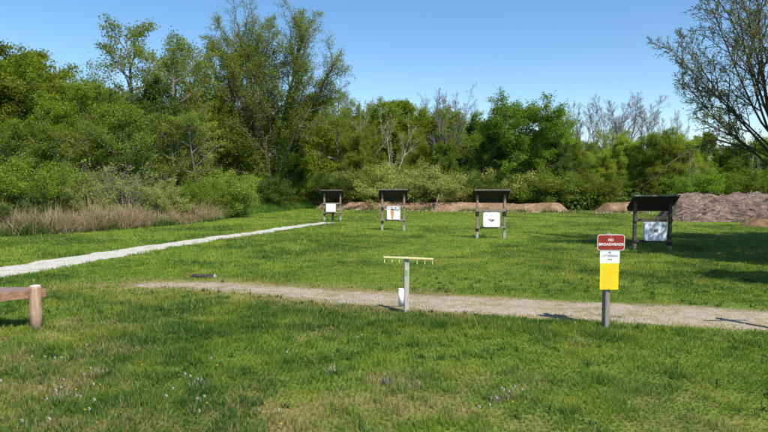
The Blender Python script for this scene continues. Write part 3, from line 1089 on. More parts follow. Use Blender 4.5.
# the wood behind, read as one mass
def build_wood():
    rs = np.random.RandomState(31)
    Vs, Ts = [], []
    px = -120
    while px < 900:
        for row in range(3):
            Y = 60 + row * 8 + rs.uniform(-2, 2)
            top = np.interp(px, [-120, 0, 90, 150, 200, 330, 470, 600, 700, 900], [70, 62, 75, 100, 105, 104, 114, 142, 142, 142]) + rs.uniform(0, 7)
            k = ['olive0', 'mid1', 'mid2', 'dark1', 'olive2'][rs.randint(5)]
            V, tn = PR[k]['lv']
            x = (px - 384) / F_PX * Y
            s = (atY(px, top, Y)[1] - .3) / PR[k]['H']
            a = rs.uniform(0, 6.28)
            n4 = len(V) // 4
            sel = np.repeat(rs.rand(n4) < .7, 4)
            v = V[sel] * s
            R = np.array([[math.cos(a), -math.sin(a), 0], [math.sin(a), math.cos(a), 0], [0, 0, 1]])
            v = v @ R.T + np.array([x, Y, .3])
            Vs.append(v)
            Ts.append(tn[sel] * .6)
        px += 34
    me = leaves_mesh('woodland', np.concatenate(Vs), np.concatenate(Ts), LM['mid'])
    tag(link('woodland', me), 'green mass of the wood filling the view behind the edge trees', 'woodland', kind='stuff')
    # undergrowth, its dark leaf colour standing in for shade between the bushes
    n = 120000
    x = rs.uniform(-55, 66, n)
    e = np.where(x < -5.7, edge_y(x) + 2.0, back_y(x) + .8)
    y = e + rs.gamma(2, 3.2, n)
    h = .6 + np.clip((y - e) / 12, 0, 1.6) + 1.1 * vnoise(x, y, 1.5, 50)
    z = gz(x, y) + rs.rand(n) * h
    p = np.c_[x, y, z]
    a = rs.normal(0, 1, (n, 3))
    a /= np.linalg.norm(a, axis=1)[:, None]
    b = np.cross(a, rs.normal(0, 1, (n, 3)))
    b /= np.linalg.norm(b, axis=1)[:, None]
    s = rs.uniform(.09, .2, n)[:, None]
    V = np.stack([p - a * s, p + b * s * .6, p + a * s, p - b * s * .6], 1).reshape(-1, 3)
    me = leaves_mesh('undergrowth', V, np.repeat(np.clip(vnoise(x, y, 2, 51) * .6 + rs.rand(n) * .4, 0, 1), 4), LM['dark'])
    tag(link('undergrowth', me), 'low green undergrowth beneath the trees of the wood, coloured dark for shade', 'undergrowth', kind='stuff')


build_wood()


# the giant tree left of the middle
def giant():
    Y = 45.0
    def d(px, py):
        x, z = atY(px, py, Y)
        return x, z
    x0 = d(272, 190)[0]
    def stem(pxa, pya, pxb, pyb, r, dy=0.0):
        xa, za = d(pxa, pya)
        xb, zb = d(pxb, pyb)
        v = Vector((xb - xa, dy, zb - za))
        return ((xa - x0, dy * .1, za), tuple(v.normalized()), v.length, r)
    st = [stem(272, 205, 243, 8, .30), stem(266, 175, 213, 62, .20, -1.0), stem(276, 170, 283, 14, .22, 1.0), stem(280, 165, 326, 52, .19, -.8), stem(258, 130, 262, 20, .12, 1.0),
          stem(268, 185, 228, 120, .13, -1.8), stem(285, 150, 335, 92, .12, 1.2), stem(262, 120, 214, 30, .12, .9), stem(284, 120, 312, 22, .12, .8)]
    st += [stem(272, 160, 268, 32, .14, .3), stem(276, 160, 306, 30, .13, -.5), stem(267, 150, 228, 32, .13, .5), stem(280, 170, 318, 92, .10, .9), stem(264, 170, 222, 95, .10, 1.2)]
    P = dict(stems=[(a, b, L_ * .935, r * .72) for a, b, L_, r in st], nb=(14, 8, 6), ratio=(.31, .48, .5), ang=(46, 42, 40), t0=(.22, .2, .2), trop=(.1, .35, .2, .1), wob=(.05, .11, .15, .17), shape=lambda t: 1.25 - .6 * t)
    PRg = proto(201, P, 'young', 9, .085, .17, M_bark, 1.0, .008)
    t = thing('tree', 'giant many limbed tree with sparse young leaves, tallest in the picture', 'tree', (x0, Y, G(x0, Y)), 0)
    link('trunk', PRg['trunk'], t)
    link('crown', PRg['crown'], t)
    # climbing leaves wrapping the main stems
    rs = np.random.RandomState(4)
    lines, _ = grow(random.Random(3), dict(P, nb=()))
    T = []
    for pts, rr, lev in lines[:6]:
        for i in range(len(pts) - 1):
            if i < len(pts) * .72:
                T.append((pts[i], tuple((np.array(pts[i]) + np.array(pts[i + 1])) / 2), pts[i + 1]))
    V, tn = leaf_arrays(T, 320, .12, .42, rs)
    iv = link('ivy', leaves_mesh('ivy', V, tn * .8, LM['mid']), t)
    iv['label'] = 'climbing leaves wrapped round the main limbs'


giant()


# overhanging tree on the right
def overhang():
    Y = 18.0
    bx = atY(792, 200, Y)[0]
    def P3(px, py, dy=0.0):
        x, z = atY(px, py, Y + dy)
        return Vector((x - bx, dy, z))
    st = []
    def stem(a, b, r, dya=0.0, dyb=0.0):
        A, B = P3(*a, dya), P3(*b, dyb)
        v = B - A
        st.append((tuple(A), tuple(v.normalized()), v.length, r * .72))
    A = Vector((0, 0, -.1))
    B = P3(776, 150)
    st.append((tuple(A), tuple((B - A).normalized()), (B - A).length * 1.3, .125))
    stem((775, 150), (757, -40), .085, 0, .2)
    stem((770, 120), (714, -20), .055, 0, -.2)
    stem((774, 158), (683, 46), .055, 0, -.4)
    stem((777, 172), (668, 92), .05, 0, .3)
    stem((771, 135), (690, 20), .045, 0, -1.0)
    stem((765, 90), (728, -50), .05, 0, .8)
    stem((772, 130), (800, -60), .06, 0, 1.0)
    stem((772, 140), (738, 10), .05, 0, -1.5)
    stem((778, 150), (850, -20), .07, 0, -.6)
    stem((778, 160), (880, 70), .06, 0, .5)
    stem((774, 150), (664, 60), .04, 0, .9)
    stem((774, 160), (705, 118), .035, 0, -.7)
    # arching limb drooping to the left
    P = dict(stems=st, nb=(12, 7, 6), ratio=(.27, .48, .5), ang=(36, 40, 42), t0=(.22, .15, .1), trop=(.15, .2, .1, .05), wob=(.045, .09, .13, .15), shape=lambda t: 1.2 - .6 * t)
    rng = random.Random(77)
    rs = np.random.RandomState(77)
    lines, twigs = grow(rng, P)
    arc = [(752, 152, 0), (737, 146, -.1), (718, 140, -.2), (700, 146, -.3), (682, 155, -.4), (668, 165, -.5), (657, 176, -.6)]
    apts = [tuple(P3(a, b, c)) for a, b, c in arc]
    lines.append((apts, [.034, .030, .026, .022, .017, .011, .005], 1))
    for i in range(2, len(apts)):
        for s in range(4):
            q = apts[i]
            dv = Vector((rng.uniform(-.8, .1), rng.uniform(-.5, .5), rng.uniform(-.7, .5)))
            e = [q, tuple(Vector(q) + dv * .4), tuple(Vector(q) + dv * .8)]
            lines.append((e, [.01, .007, .003], 3))
            twigs.append(tuple(e))
    t = thing('tree', 'dark limbed tree with small new leaves hanging over the right edge', 'tree', (bx, Y, G(bx, Y)), 0)
    link('trunk', tubes_mesh('trunk', lines, M_bark, 1.0, .006), t)
    V, tn = leaf_arrays(twigs, 2, .048, .06, rs)
    link('crown', leaves_mesh('crown', V, tn, LM['mid']), t)


overhang()
# trees outside the frame on the right that shade the lawn
def shade_tree(x, y, H, label, k, wide):
    s = H / PR[k]['H']
    t = thing('tree', label, 'tree', (x, y, G(x, y)), 1.0, 'trees outside the right edge', (s * wide, s * wide, s))
    link('trunk', PR[k]['trunk'], t)
    link('crown', PR[k]['crown'], t)


shade_tree(11.4, 9.6, 6.8, 'young leafy tree outside the right edge shading the lawn by the path', 'mid0', .9)
shade_tree(15.4, 14.6, 10.0, 'leafy tree outside the right edge shading the lawn by the fourth stand', 'mid1', .85)

shade_tree(19.2, 17.2, 10.5, 'broad leafy tree outside the right edge shading the lawn before the brush pile', 'mid1', .95)
shade_tree(13.9, 11.9, 9.0, 'leafy tree outside the right edge nearest the gravel path bend', 'mid0', .85)

# ------------------------------------------------------------------ earth berms
def berm_mat(name, c1, c2, c3):
    m, nt, out = new_mat(name)
    L = nt.links
    tc = N(nt, 'ShaderNodeTexCoord')
    n1 = N(nt, 'ShaderNodeTexNoise', Scale=3.2, Detail=12.0, Roughness=0.8)
    L.new(tc.outputs['Object'], n1.inputs['Vector'])
    n2 = N(nt, 'ShaderNodeTexNoise', Scale=.9, Detail=6.0, Roughness=0.7)
    L.new(tc.outputs['Object'], n2.inputs['Vector'])
    av = N(nt, 'ShaderNodeMath', operation='MULTIPLY_ADD')
    L.new(n2.outputs[0], av.inputs[0])
    av.inputs[1].default_value = .7
    L.new(n1.outputs[0], av.inputs[2])
    r = ramp(nt, [(.68, c1), (.85, c2), (1.02, c3)], av.outputs[0])
    b = N(nt, 'ShaderNodeBsdfPrincipled', Roughness=1.0)
    b.inputs['Specular IOR Level'].default_value = 0.05
    bp = N(nt, 'ShaderNodeBump', Strength=1.0, Distance=0.15)
    L.new(n1.outputs[0], bp.inputs['Height'])
    L.new(bp.outputs[0], b.inputs['Normal'])
    L.new(r.outputs[0], b.inputs['Base Color'])
    L.new(b.outputs[0], out.inputs[0])
    return m


M_berm = berm_mat('reddish_earth', (0.13, 0.085, 0.05), (0.265, 0.165, 0.10), (0.38, 0.265, 0.18))
M_mulch = berm_mat('brush_chips', (0.07, 0.048, 0.036), (0.20, 0.14, 0.107), (0.34, 0.255, 0.205))


def mound(name, cx, cy, lx, ly, H, mat, label, cat, rz=0.0, seed=0, nz=.17, flat=.25, run=0.0):
    nx, ny = int(lx / .14) + 2, int(ly / .1) + 2
    U, V = np.meshgrid(np.linspace(-1, 1, nx), np.linspace(-1, 1, ny))
    u, v = U.ravel(), V.ravel()
    X, Y = u * lx / 2, v * ly / 2
    ex = np.clip((1 - np.abs(u)) * lx / 2 / (run or max(H * 1.6, .5)), 0, 1)
    ey = np.clip((1 - np.abs(v)) / (1 - flat), 0, 1)
    prof = (ex * ex * (3 - 2 * ex)) * (ey * ey * (3 - 2 * ey)) ** .8
    wx = X + cx + seed * 5
    h = H * prof * (1 + nz * 2 * (fbm(wx, Y, 2.2, seed) - .5)) + (fbm(wx, Y, .5, seed + 5) - .5) * nz * H * 1.2 * (prof > .02) * np.clip(prof * 4, 0, 1)
    c, s = math.cos(rz), math.sin(rz)
    gx, gy = cx + X * c - Y * s, cy + X * s + Y * c
    edge = (np.abs(u) > .999) | (np.abs(v) > .999)
    z = gz(gx, gy) - G(cx, cy) + h - .03 - edge * .15
    i = np.arange(nx * ny).reshape(ny, nx)
    q = np.c_[i[:-1, :-1].ravel(), i[:-1, 1:].ravel(), i[1:, 1:].ravel(), i[1:, :-1].ravel()]
    o = link(name, np_mesh(name, np.c_[X, Y, z], quads=q, mat=mat, smooth=True))
    o.location = (cx, cy, G(cx, cy))
    o.rotation_euler = (0, 0, rz)
    return tag(o, label, cat)


mound('earth_berm', 4.3, 46.6, 21.2, 3.0, .66, M_berm, 'long low reddish earth berm behind the target stands', 'earth berm', -.27, 1)
x1, x2 = (595 - 384) / F_PX * 43, (650 - 384) / F_PX * 43
mound('earth_berm', (x1 + x2) / 2, 43.4, x2 - x1, 3.0, .8, M_berm, 'short separate pinkish earth berm left of the fourth stand', 'earth berm', 0, 3)
mound('earth_mound', *at(775, 226), 3.6, 1.6, .42, M_berm, 'small bare earth heap in front of the brush pile at right', 'earth heap', .1, 6)


def clods():
    rs = np.random.RandomState(41)
    n = 1500
    t = rs.uniform(-10.2, 25, n)
    x = 4.3 + t * math.cos(-.27)
    x = np.where(rs.rand(n) < .8, 4.3 + rs.uniform(-10.2, 10.2, n), rs.uniform(15.5, 20, n))
    y = 46.6 - .27 * (x - 4.3) - 1.5 + rs.normal(0, .25, n)
    y = np.where(x > 15.3, 43.4 - 1.4 + rs.normal(0, .2, n), y)
    s = rs.gamma(2, .028, n)[:, None, None] + .02
    base = np.array([[1, 0, 0], [0, 1, 0], [-1, 0, 0], [0, -1, 0], [0, 0, .8]], float)
    V = base[None] * s * rs.uniform(.5, 1.3, (n, 5, 3)) + np.stack([x, y, gz(x, y)], -1)[:, None]
    T = np.array([[0, 1, 4], [1, 2, 4], [2, 3, 4], [3, 0, 4]])
    T = (T[None] + np.arange(n)[:, None, None] * 5).reshape(-1, 3)
    c = np.array([0.27, 0.185, 0.13]) * rs.uniform(.5, 1.4, (n, 1))
    me = np_mesh('rubble', V.reshape(-1, 3), tris=T, mat=vcol_mat('clods', 0.0, 1.0), col=np.repeat(c, 5, 0))
    tag(link('rubble', me), 'loose clods of earth strewn along the foot of the berms', 'rubble', kind='stuff')
    n = 5000
    x = np.r_[rs.uniform(-6, 14.5, 3600), rs.uniform(15.5, 20, 600), rs.uniform(17, 31, 800)]
    y = np.where(x < 15.3, 46.6 - .27 * (x - 4.3) - 1.55, np.where(x < 20.0, 42.0, 31.8)) + rs.normal(0, .22, n)
    k = vnoise(x, y, .8, 5) > .42
    x, y = x[k], y[k]
    n = len(x)
    c = np.where(rs.rand(n)[:, None] < .25, np.array([.36, .29, .16]), np.array([.12, .22, .03])) * rs.uniform(.6, 1.3, (n, 1))
    me = blades('berm_weeds', np.c_[x, y], rs.uniform(.08, .42, n), rs.uniform(.02, .05, n), c, .6, 12, None, None)
    tag(link('berm_weeds', me), 'weeds and rank grass along the foot of the berms and brush pile', 'weeds', kind='stuff')


clods()


def brush_pile():
    X0 = (668 - 384) / F_PX * 34
    cx, cy = X0 + 7.2, 34.2
    t = thing('brush_pile', 'long brown pile of cut brush and branches beside the wood', 'brush pile', (cx, cy, G(cx, cy)), -.10)
    o = mound('heap', cx, cy, 14.5, 4.6, 1.38, M_mulch, None, None, -.10, 9, .34, .1, 1.1)
    o.location = (0, 0, 0)
    o.rotation_euler = (0, 0, 0)
    o.parent = t
    # loose sticks lying over it
    rs = np.random.RandomState(8)
    lines = []
    for k in range(1300):
        u = rs.uniform(-6.9, 6.9)
        v = rs.uniform(-2.2, .6)
        ex = min(1, (7.25 - abs(u)) / 1.1)
        ey = min(1, (1 - abs(v) / 2.3) / .9)
        h = 1.38 * ex * ex * (3 - 2 * ex) * (ey * ey * (3 - 2 * ey)) ** .8
        L_ = rs.uniform(.2, .75)
        a = rs.normal(0, .9)
        sl = rs.normal(-.05, .4)
        p = np.array([u, v, h + rs.uniform(-.05, .06)])
        d = np.array([math.cos(a), math.sin(a) * .5, sl])
        q = p + d * L_
        m_ = (p + q) / 2 + rs.normal(0, .04, 3)
        r = rs.uniform(.007, .028)
        lines.append(([tuple(p), tuple(m_), tuple(q)], [r, r * .9, r * .5], 3))
    o = link('branches', tubes_mesh('branches', lines, simple_mat('cut_wood', (0.08, .055, .042), (.36, .27, .22), scale=1.5, rough=.95, bump=0)), t)
    o['kind'] = 'stuff'
    # a few logs with dark ends on the right half
    mlog = simple_mat('log_bark', (0.10, .075, .06), (.25, .19, .15), scale=8, bump=.5)
    for (u, v, z, a, L_, r) in ((2.3, -1.9, .75, .15, 1.9, .13), (3.4, -2.05, .5, -.2, 1.6, .11), (1.6, -1.6, 1.0, .3, 1.4, .09), (4.6, -1.9, .7, .1, 1.9, .12)):
        b = MB()
        dx, dy = math.cos(a) * L_ / 2, math.sin(a) * L_ / 2 * .4
        b.tube([(u - dx, v - dy, z - .05), (u, v, z + .03), (u + dx, v + dy, z)], [r, r * .95, r * .8], 9)
        b.build('log', mlog, t, True)


brush_pile()

# ------------------------------------------------------------------ target stands
M_post = simple_mat('weathered_grey_wood', (0.11, 0.09, 0.08), (0.29, 0.25, 0.22), scale=14, bump=.4, stretch=(4, 4, .4))
M_postdark = simple_mat('dark_wood', (0.035, 0.03, 0.028), (0.10, 0.085, 0.075), scale=14, bump=.4, stretch=(4, 4, .4))  # darker wood tone, fourth stand only
M_postred = simple_mat('reddish_wood', (0.22, 0.12, 0.09), (0.40, 0.25, 0.19), scale=14, bump=.4, stretch=(4, 4, .4))
M_roof = simple_mat('dark_roofing_board', (0.018, 0.016, 0.016), (0.05, 0.043, 0.04), scale=9, bump=.3, stretch=(.6, 4, 1), rough=.9)
M_fascia = simple_mat('pale_fascia', (0.09, 0.08, 0.075), (0.20, 0.185, 0.17), scale=10, bump=.2)
M_black = simple_mat('black_rubber', (0.008, 0.008, 0.009), (0.025, 0.025, 0.027), scale=20, bump=.2, rough=.6)
M_pale = simple_mat('pale_metal_shoe', (0.24, 0.24, 0.23), (0.36, 0.35, 0.33), scale=20, bump=.1)
M_foam = simple_mat('white_target_cloth', (0.66, 0.66, 0.68), (0.82, 0.82, 0.83), scale=6, bump=.5, rough=.8)
M_foamshade = simple_mat('shade_tinted_target_cloth', (0.50, 0.58, 0.70), (0.74, 0.78, 0.86), scale=4, bump=.5, rough=.8)  # white cloth with the blue cast of open shade put into its colour
M_paper = simple_mat('white_paper', (0.78, 0.78, 0.76), (0.84, 0.84, 0.83), scale=10, bump=.1)
M_tan = simple_mat('orange_tan_print', (0.42, 0.20, 0.09), (0.60, 0.32, 0.16), scale=12, bump=0)
M_brownink = simple_mat('brown_ink', (0.13, 0.07, 0.045), (0.25, 0.15, 0.10), scale=30, bump=0)
M_bluegrey = simple_mat('pale_blue_grey_print', (.22, .27, .33), (.36, .40, .45), scale=20, bump=0)
M_faint = simple_mat('faint_print', (.5, .5, .38), (.6, .58, .45), bump=0)
M_greyink = simple_mat('grey_blue_print', (0.10, 0.14, 0.20), (0.20, 0.25, 0.32), scale=20, bump=0)


def stand(px_l, px_r, y_base, ytop, target, label, rail_y, tgt, legmark):
    """px positions from the photograph turned into metres at the stand's own distance"""
    xb, Y = at((px_l + px_r) / 2, y_base)
    xl = (px_l - 384) / F_PX * Y
    xr = (px_r - 384) / F_PX * Y
    zg = G(xb, Y)
    t = thing('target_stand', label, 'target stand', (xb, Y, zg), 0, 'archery target stands')
    rnd = random.Random(int(px_l))
    pw = .095
    W = xr - xl
    H = atY(384, ytop, Y - .25)[1] - zg
    hb = H - .40
    Z = lambda py: atY(384, py, Y)[1] - zg
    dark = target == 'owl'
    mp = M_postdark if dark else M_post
    for s in (-1, 1):
        b = MB().box((s * W / 2, 0, (H - .16) / 2), (pw, pw, H - .16 + .0), bev=.006, jit=.002, rnd=rnd)
        p = b.build('post', mp, t)
        q = MB().box((s * W / 2, 0, .10), (pw + .012, pw + .012, .26), bev=.004).build('post_shoe', M_pale if not dark else M_post, p)
        if not dark and (s == 1 or target != 'plain'):
            MB().box((s * W / 2, -pw / 2 - .006, H - .45), (pw * .8, .012, .45), bev=.002).build('brace_board', M_postred, p)
    for rz_ in rail_y:
        z = Z(rz_)
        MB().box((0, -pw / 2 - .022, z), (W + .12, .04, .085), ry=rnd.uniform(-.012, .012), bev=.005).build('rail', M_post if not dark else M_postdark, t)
    # lean-to roof: high front edge, falling to the back
    D = .56
    ang = math.atan2(.42, D)
    zf = H
    R = MB()
    n = 5
    for i in range(n):
        f = (i + .5) / n
        yy = -.28 + f * D
        zz = zf - f * .42
        R.box((0, yy, zz), (W + .34, D / n * 1.16, .024), rx=-ang, jit=.003, rnd=rnd)
    R.build('roof', M_roof, t)
    MB().box((0, -.28 - .022, zf + .012), (W + .34, .022, .05), bev=.003).build('fascia', M_fascia, t)
    for s in (-1, 1):
        MB().box((s * (W / 2 - .085), 0, zf - .262), (.045, D * 1.05, .06), rx=-ang, bev=.003).build('rafter', M_roof, t)
    MB().box((0, .275, zf - .455), (W + .28, .03, .12), bev=.003).build('back_board', M_roof, t)
    # black straps on the posts
    for s, py in legmark:
        z = Z(py)
        MB().box((s * W / 2, 0, z), (pw + .04, pw + .04, .17), bev=.01).build('strap', M_black, t)
    # the target itself hangs on the rails: a thing of its own
    (a, bb, c, d) = tgt
    tx = ((a + c) / 2 - (px_l + px_r) / 2) / F_PX * Y
    tw = (c - a) / F_PX * Y
    z0, z1 = Z(d), Z(bb)
    th = z1 - z0
    names = {'owl': 'white square target block, coloured bluish for the shade, held in the fourth, dark stand',
             'bag': 'white bag target with a small brown print in the third stand',
             'deer': 'white target with an orange tan figure in the second stand',
             'plain': 'plain white square target in the farthest stand by the path end'}
    g = thing('target', names[target], 'target', (xb + tx, Y, zg + z0), 0, 'archery targets')
    fm = {'owl': M_foamshade, 'bag': M_foam, 'deer': M_foam, 'plain': M_foam}[target]
    yb, yf = -.05 - .045, -.05 - .045 - .14
    r = .07 if target in ('bag', 'owl') else .02
    out = rounded(tw, th, r, 4, 0, th / 2)
    MB().prism(out, yf, yb - .0).build('block', fm, g)
    yp = yf - .004
    if target == 'owl':
        sh = MB()
        sh.prism(rounded(tw * .30, th * .26, .03, 4, 0, th * .56), yp - .002, yp + .002).build('paper', M_paper, g)
        e = MB()
        for sx in (-1, 1):
            e.prism(rounded(.05, .075, .02, 3, sx * .035, th * .545), yp - .006, yp - .003)
        e.prism([(-.075, th * .47), (.075, th * .47), (.04, th * .57), (-.04, th * .57)], yp - .010, yp - .007)
        e.build('printed_figure', M_brownink, g)
        for sx, w_ in ((-.17, .16), (.12, .15), (.31, .05)):
            MB().prism(rounded(w_ * tw / .72, .055, .01, 2, sx * tw / .72, th * .90), yp - .003, yp + .001).build('label_strip', M_paper, g)
        for sx, sz in ((-.45, .33), (0, .3), (.45, .33), (-.45, .6), (.45, .6), (-.2, .2), (.25, .22)):
            MB().prism(rounded(.02, .02, .008, 2, sx * tw * .55, sz * th), yp - .002, yp + .001).build('aiming_mark', M_greyink, g)
    elif target == 'bag':
        q = MB()
        for sx, sz, w_, h_ in ((-.06, .50, .09, .05), (.05, .47, .10, .07), (0, .40, .10, .03), (-.13, .52, .03, .02)):
            q.prism(rounded(w_, h_, .01, 2, sx, th * sz), yp - .002, yp + .002)
        q.build('printed_figure', M_brownink, g)
        for sx, sz in ((-.2, .8), (.2, .8), (-.22, .25), (.22, .25), (0, .8), (0, .17)):
            MB().prism(rounded(.045, .012, .004, 2, sx, th * sz), yp - .002, yp + .002).build('aiming_mark', M_greyink, g)
        MB().box((0, yb + .02 - .07, th + .01), (tw * .95, .10, .03), bev=.01).build('top_band', M_black, g)
    elif target == 'deer':
        MB().prism([(-.10, .03), (-.02, .03), (0, .22), (.03, .42), (-.02, .50), (-.12, .47), (-.15, .33), (-.11, .2)], yp - .002, yp + .002).build('printed_figure', M_tan, g)
        q = MB()
        q.prism([(-tw * .44, th * .78), (tw * .46, th * .66), (tw * .47, th * .97), (-tw * .44, th * .97)], yp - .002, yp + .001)
        q.build('blue_band', M_bluegrey, g)
        for sx in (-.3, 0, .3):
            MB().prism(rounded(.10, .075, .02, 3, sx * tw, th * .86), yp - .006, yp - .003).build('paper', M_paper, g)
    else:
        for sx in (-.2, .05, .25):
            for sz in (.3, .6):
                MB().prism(rounded(.04, .05, .01, 2, sx * tw, th * sz), yp - .002, yp + .001).build('aiming_mark', M_faint, g)
        MB().box((.1, -.06, -z0 / 2 - .0), (.12, .10, z0 - .01), bev=.01).build('prop_leg', M_black, g)
        MB().box((0, -.125, -.04), (tw * 1.3, .05, .05), bev=.005).build('shelf', M_tan, g)
    return t


stand(324.5, 340.5, 220.5, 190.4, 'plain', 'small looking farthest target stand at the end of the pale path', (203.5, 212.8), (326.5, 203.8, 336, 211.7), ((-1, 213.7), (-1, 203.5)))
stand(382.2, 404, 230.5, 189.8, 'deer', 'second target stand holding the target with the orange tan figure', (206.3, 219.8), (387, 206.3, 400, 219.2), ((-1, 208.5), (-1, 221.5)))
stand(477, 504.2, 238.3, 190.3, 'bag', 'third target stand holding a white bag in the middle of the lawn', (210.5, 227.3), (482, 212, 498.6, 226.6), ((-1, 214), (-1, 229), (1, 214)))
stand(634, 669.3, 250.0, 196.0, 'owl', 'nearest and darkest target stand in the tree shade at right', (220.2, 240.8), (641, 221.8, 662.7, 240.0), ((1, 243),))

# ------------------------------------------------------------------ sign post
def text_mesh(body, size, mat, name, parent, loc, width=None, bold=0.0):
    cu = bpy.data.curves.new(name, 'FONT')
    cu.body = body
    cu.size = size
    cu.align_x = 'CENTER'
    cu.align_y = 'CENTER'
    cu.extrude = .0015
    cu.offset = bold
    tmp = bpy.data.objects.new('tmp', cu)
    COL.objects.link(tmp)
    bpy.context.view_layer.update()
    dg = bpy.context.evaluated_depsgraph_get()
    me = bpy.data.meshes.new_from_object(tmp.evaluated_get(dg))
    bpy.data.objects.remove(tmp)
    me.materials.clear()
    me.materials.append(mat)
    o = link(name, me, parent)
    o.rotation_euler = (math.pi / 2, 0, 0)
    o.location = loc
    if width:
        xs = [v.co.x for v in me.vertices]
        k = width / (max(xs) - min(xs))
        for v in me.vertices:
            v.co.x *= k
    return o


def sign():
    x, Y = at(605.3, 328)
    zg = G(x, Y)
    t = thing('sign_post', 'grey wooden post with a dark red, a white and a yellow notice', 'sign post', (x, Y, zg), 0)
    Z = lambda py: atY(384, py, Y)[1] - zg
    yaw = .35
    zt = Z(233.2)
    MB().box((0, 0, zt / 2 - .06), (.082, .082, zt + .12), rz=yaw, bev=.006).build('post', M_post, t)
    yf = -.066
    k = Y / F_PX
    cxp = lambda px: (px - 605.3) * k
    red = simple_mat('dark_red_sign_paint', (0.20, 0.018, 0.012), (0.30, 0.035, 0.022), scale=9, bump=.02, rough=.5)
    pinkw = simple_mat('pinkish_white_paint', (.60, .50, .47), (.72, .64, .60), scale=12, bump=0, rough=.5)
    whit = simple_mat('white_sign_paint', (.70, .72, .72), (.80, .81, .81), scale=6, bump=0, rough=.5)
    yel = simple_mat('yellow_sign_paper', (.74, .53, .012), (.82, .62, .02), scale=5, bump=.02, rough=.55)
    ink = simple_mat('faded_ink', (.10, .11, .13), (.2, .21, .22), scale=20, bump=0)
    yink = simple_mat('faded_print_on_yellow', (.52, .36, .02), (.62, .44, .03), scale=20, bump=0)
    w, h = 27.4 * k, 16.0 * k
    zc = Z(242)
    xc = cxp(607.4)
    plate = MB().prism(rounded(w, h, .045, 6, xc, zc), yf, yf + .004).build('red_sign', pinkw, t)
    MB().prism(rounded(w - .02, h - .02, .037, 6, xc, zc), yf - .002, yf - .0005).build('red_face', red, plate)
    text_mesh('NO', .052, whit, 'lettering', plate, (xc - .005, yf - .004, Z(239.6)), .078, .0012)
    text_mesh('BROADHEADS', .054, whit, 'lettering', plate, (xc, yf - .004, Z(244.0)), w * .90, .001)
    w2, z1, z0 = 19.6 * k, Z(249.8), Z(262.6)
    xc2 = cxp(606.7)
    wp = MB().prism(rounded(w2, z1 - z0, .006, 2, xc2, (z0 + z1) / 2), yf + .006, yf + .010).build('white_sign', whit, t)
    zz = (z0 + z1) / 2
    text_mesh('No', .036, ink, 'lettering', wp, (xc2, yf + .0045, zz + .062))
    text_mesh('LITTERING', .046, ink, 'lettering', wp, (xc2, yf + .0045, zz + .012), w2 * .8)
    text_mesh('HERE', .03, ink, 'lettering', wp, (xc2, yf + .0045, zz - .04))
    w3, z1, z0 = 18.6 * k, Z(262.6), Z(288.8)
    xc3 = cxp(606.4)
    yp = MB().prism(rounded(w3, z1 - z0, .006, 2, xc3, (z0 + z1) / 2), yf + .0, yf + .003).build('yellow_sign', yel, t)
    ln = MB()
    rnd = random.Random(6)
    for i in range(17):
        zz = z1 - .03 - i * .0215
        ww = w3 * (.8 if i in (0, 5, 11) else rnd.uniform(.45, .8))
        ln.prism(rounded(ww, .006, .002, 1, xc3 - (w3 * .8 - ww) / 2, zz), yf - .0012, yf - .0002)
    ln.build('printed_lines', yink, yp)
    for s, px_, pz in ((0, xc, zc + h * .38), (1, xc, zc - h * .38), (2, xc3, z0 + .02), (3, xc2, Z(251))):
        MB().tube([(px_, yf - .006, pz), (px_, yf + .03, pz)], .006, 8).build('screw', M_pale, t)


sign()


# ------------------------------------------------------------------ bow rack (T post)
def rack():
    x, Y = at(406.3, 313)
    zg = G(x, Y)
    t = thing('bow_rack', 'grey wooden post with a yellowish crossbar of short hanging hooks', 'bow rack', (x, Y, zg), 0)
    Z = lambda py: atY(384, py, Y)[1] - zg
    k = Y / F_PX
    zt = Z(257.0)
    pp = simple_mat('silvery_weathered_post', (0.26, 0.24, 0.21), (0.50, 0.47, 0.42), scale=16, bump=.5, stretch=(4, 4, .35))
    MB().box((0, 0, zt / 2 - .06), (.08, .08, zt + .12), rz=.12, bev=.006).build('post', pp, t)
    grn = simple_mat('faded_green_paint', (.10, .30, .12), (.2, .42, .2), scale=30, bump=0)
    MB().prism([(-.022, Z(275)), (.016, Z(275.6)), (.02, Z(270)), (-.012, Z(269))], -.047, -.0435).build('paint_mark', grn, t)
    bar = simple_mat('yellowish_bar_wood', (.50, .43, .20), (.66, .60, .34), scale=12, bump=.3, stretch=(.5, 4, 4))
    xl, xr = (383.0 - 406.3) * k, (433 - 406.3) * k
    zl, zr = Z(256.6), Z(258.6)
    a = math.atan2(zr - zl, xr - xl)
    MB().box(((xl + xr) / 2, -.062, (zl + zr) / 2), (xr - xl, .036, .028), ry=-a, bev=.004).build('crossbar', bar, t)
    for px_ in (384.2, 391.8, 399.0, 416.8, 424.4, 432.2):
        xx = (px_ - 406.3) * k
        f = (xx - xl) / (xr - xl)
        z = zl + (zr - zl) * f - .012
        b = MB().tube([(xx, -.062, z), (xx, -.064, z - .075)], .0075, 8)
        b.tube([(xx, -.064, z - .072), (xx, -.12, z - .078), (xx, -.15, z - .060)], .0065, 6)
        b.build('hook', bar, t)
    wt = simple_mat('white_plastic_tube', (.72, .73, .72), (.84, .84, .83), scale=5, bump=0, rough=.4)
    xt = (402.2 - 406.3) * k - .02
    z0, z1 = Z(305.2), Z(289)
    b = MB().tube([(xt, -.03, z0), (xt, -.03, z1)], .047, 20)
    tb = b.build('tube', wt, t, True)
    MB().tube([(xt, -.03, z1 + .001), (xt, -.03, z1 + .012)], .050, 20).build('tube_cap', wt, tb)
    MB().box((-.028 + xt / 2, -.01, (z0 + z1) / 2 + .05), (.03, .02, .03)).build('bracket', M_pale, t)


rack()


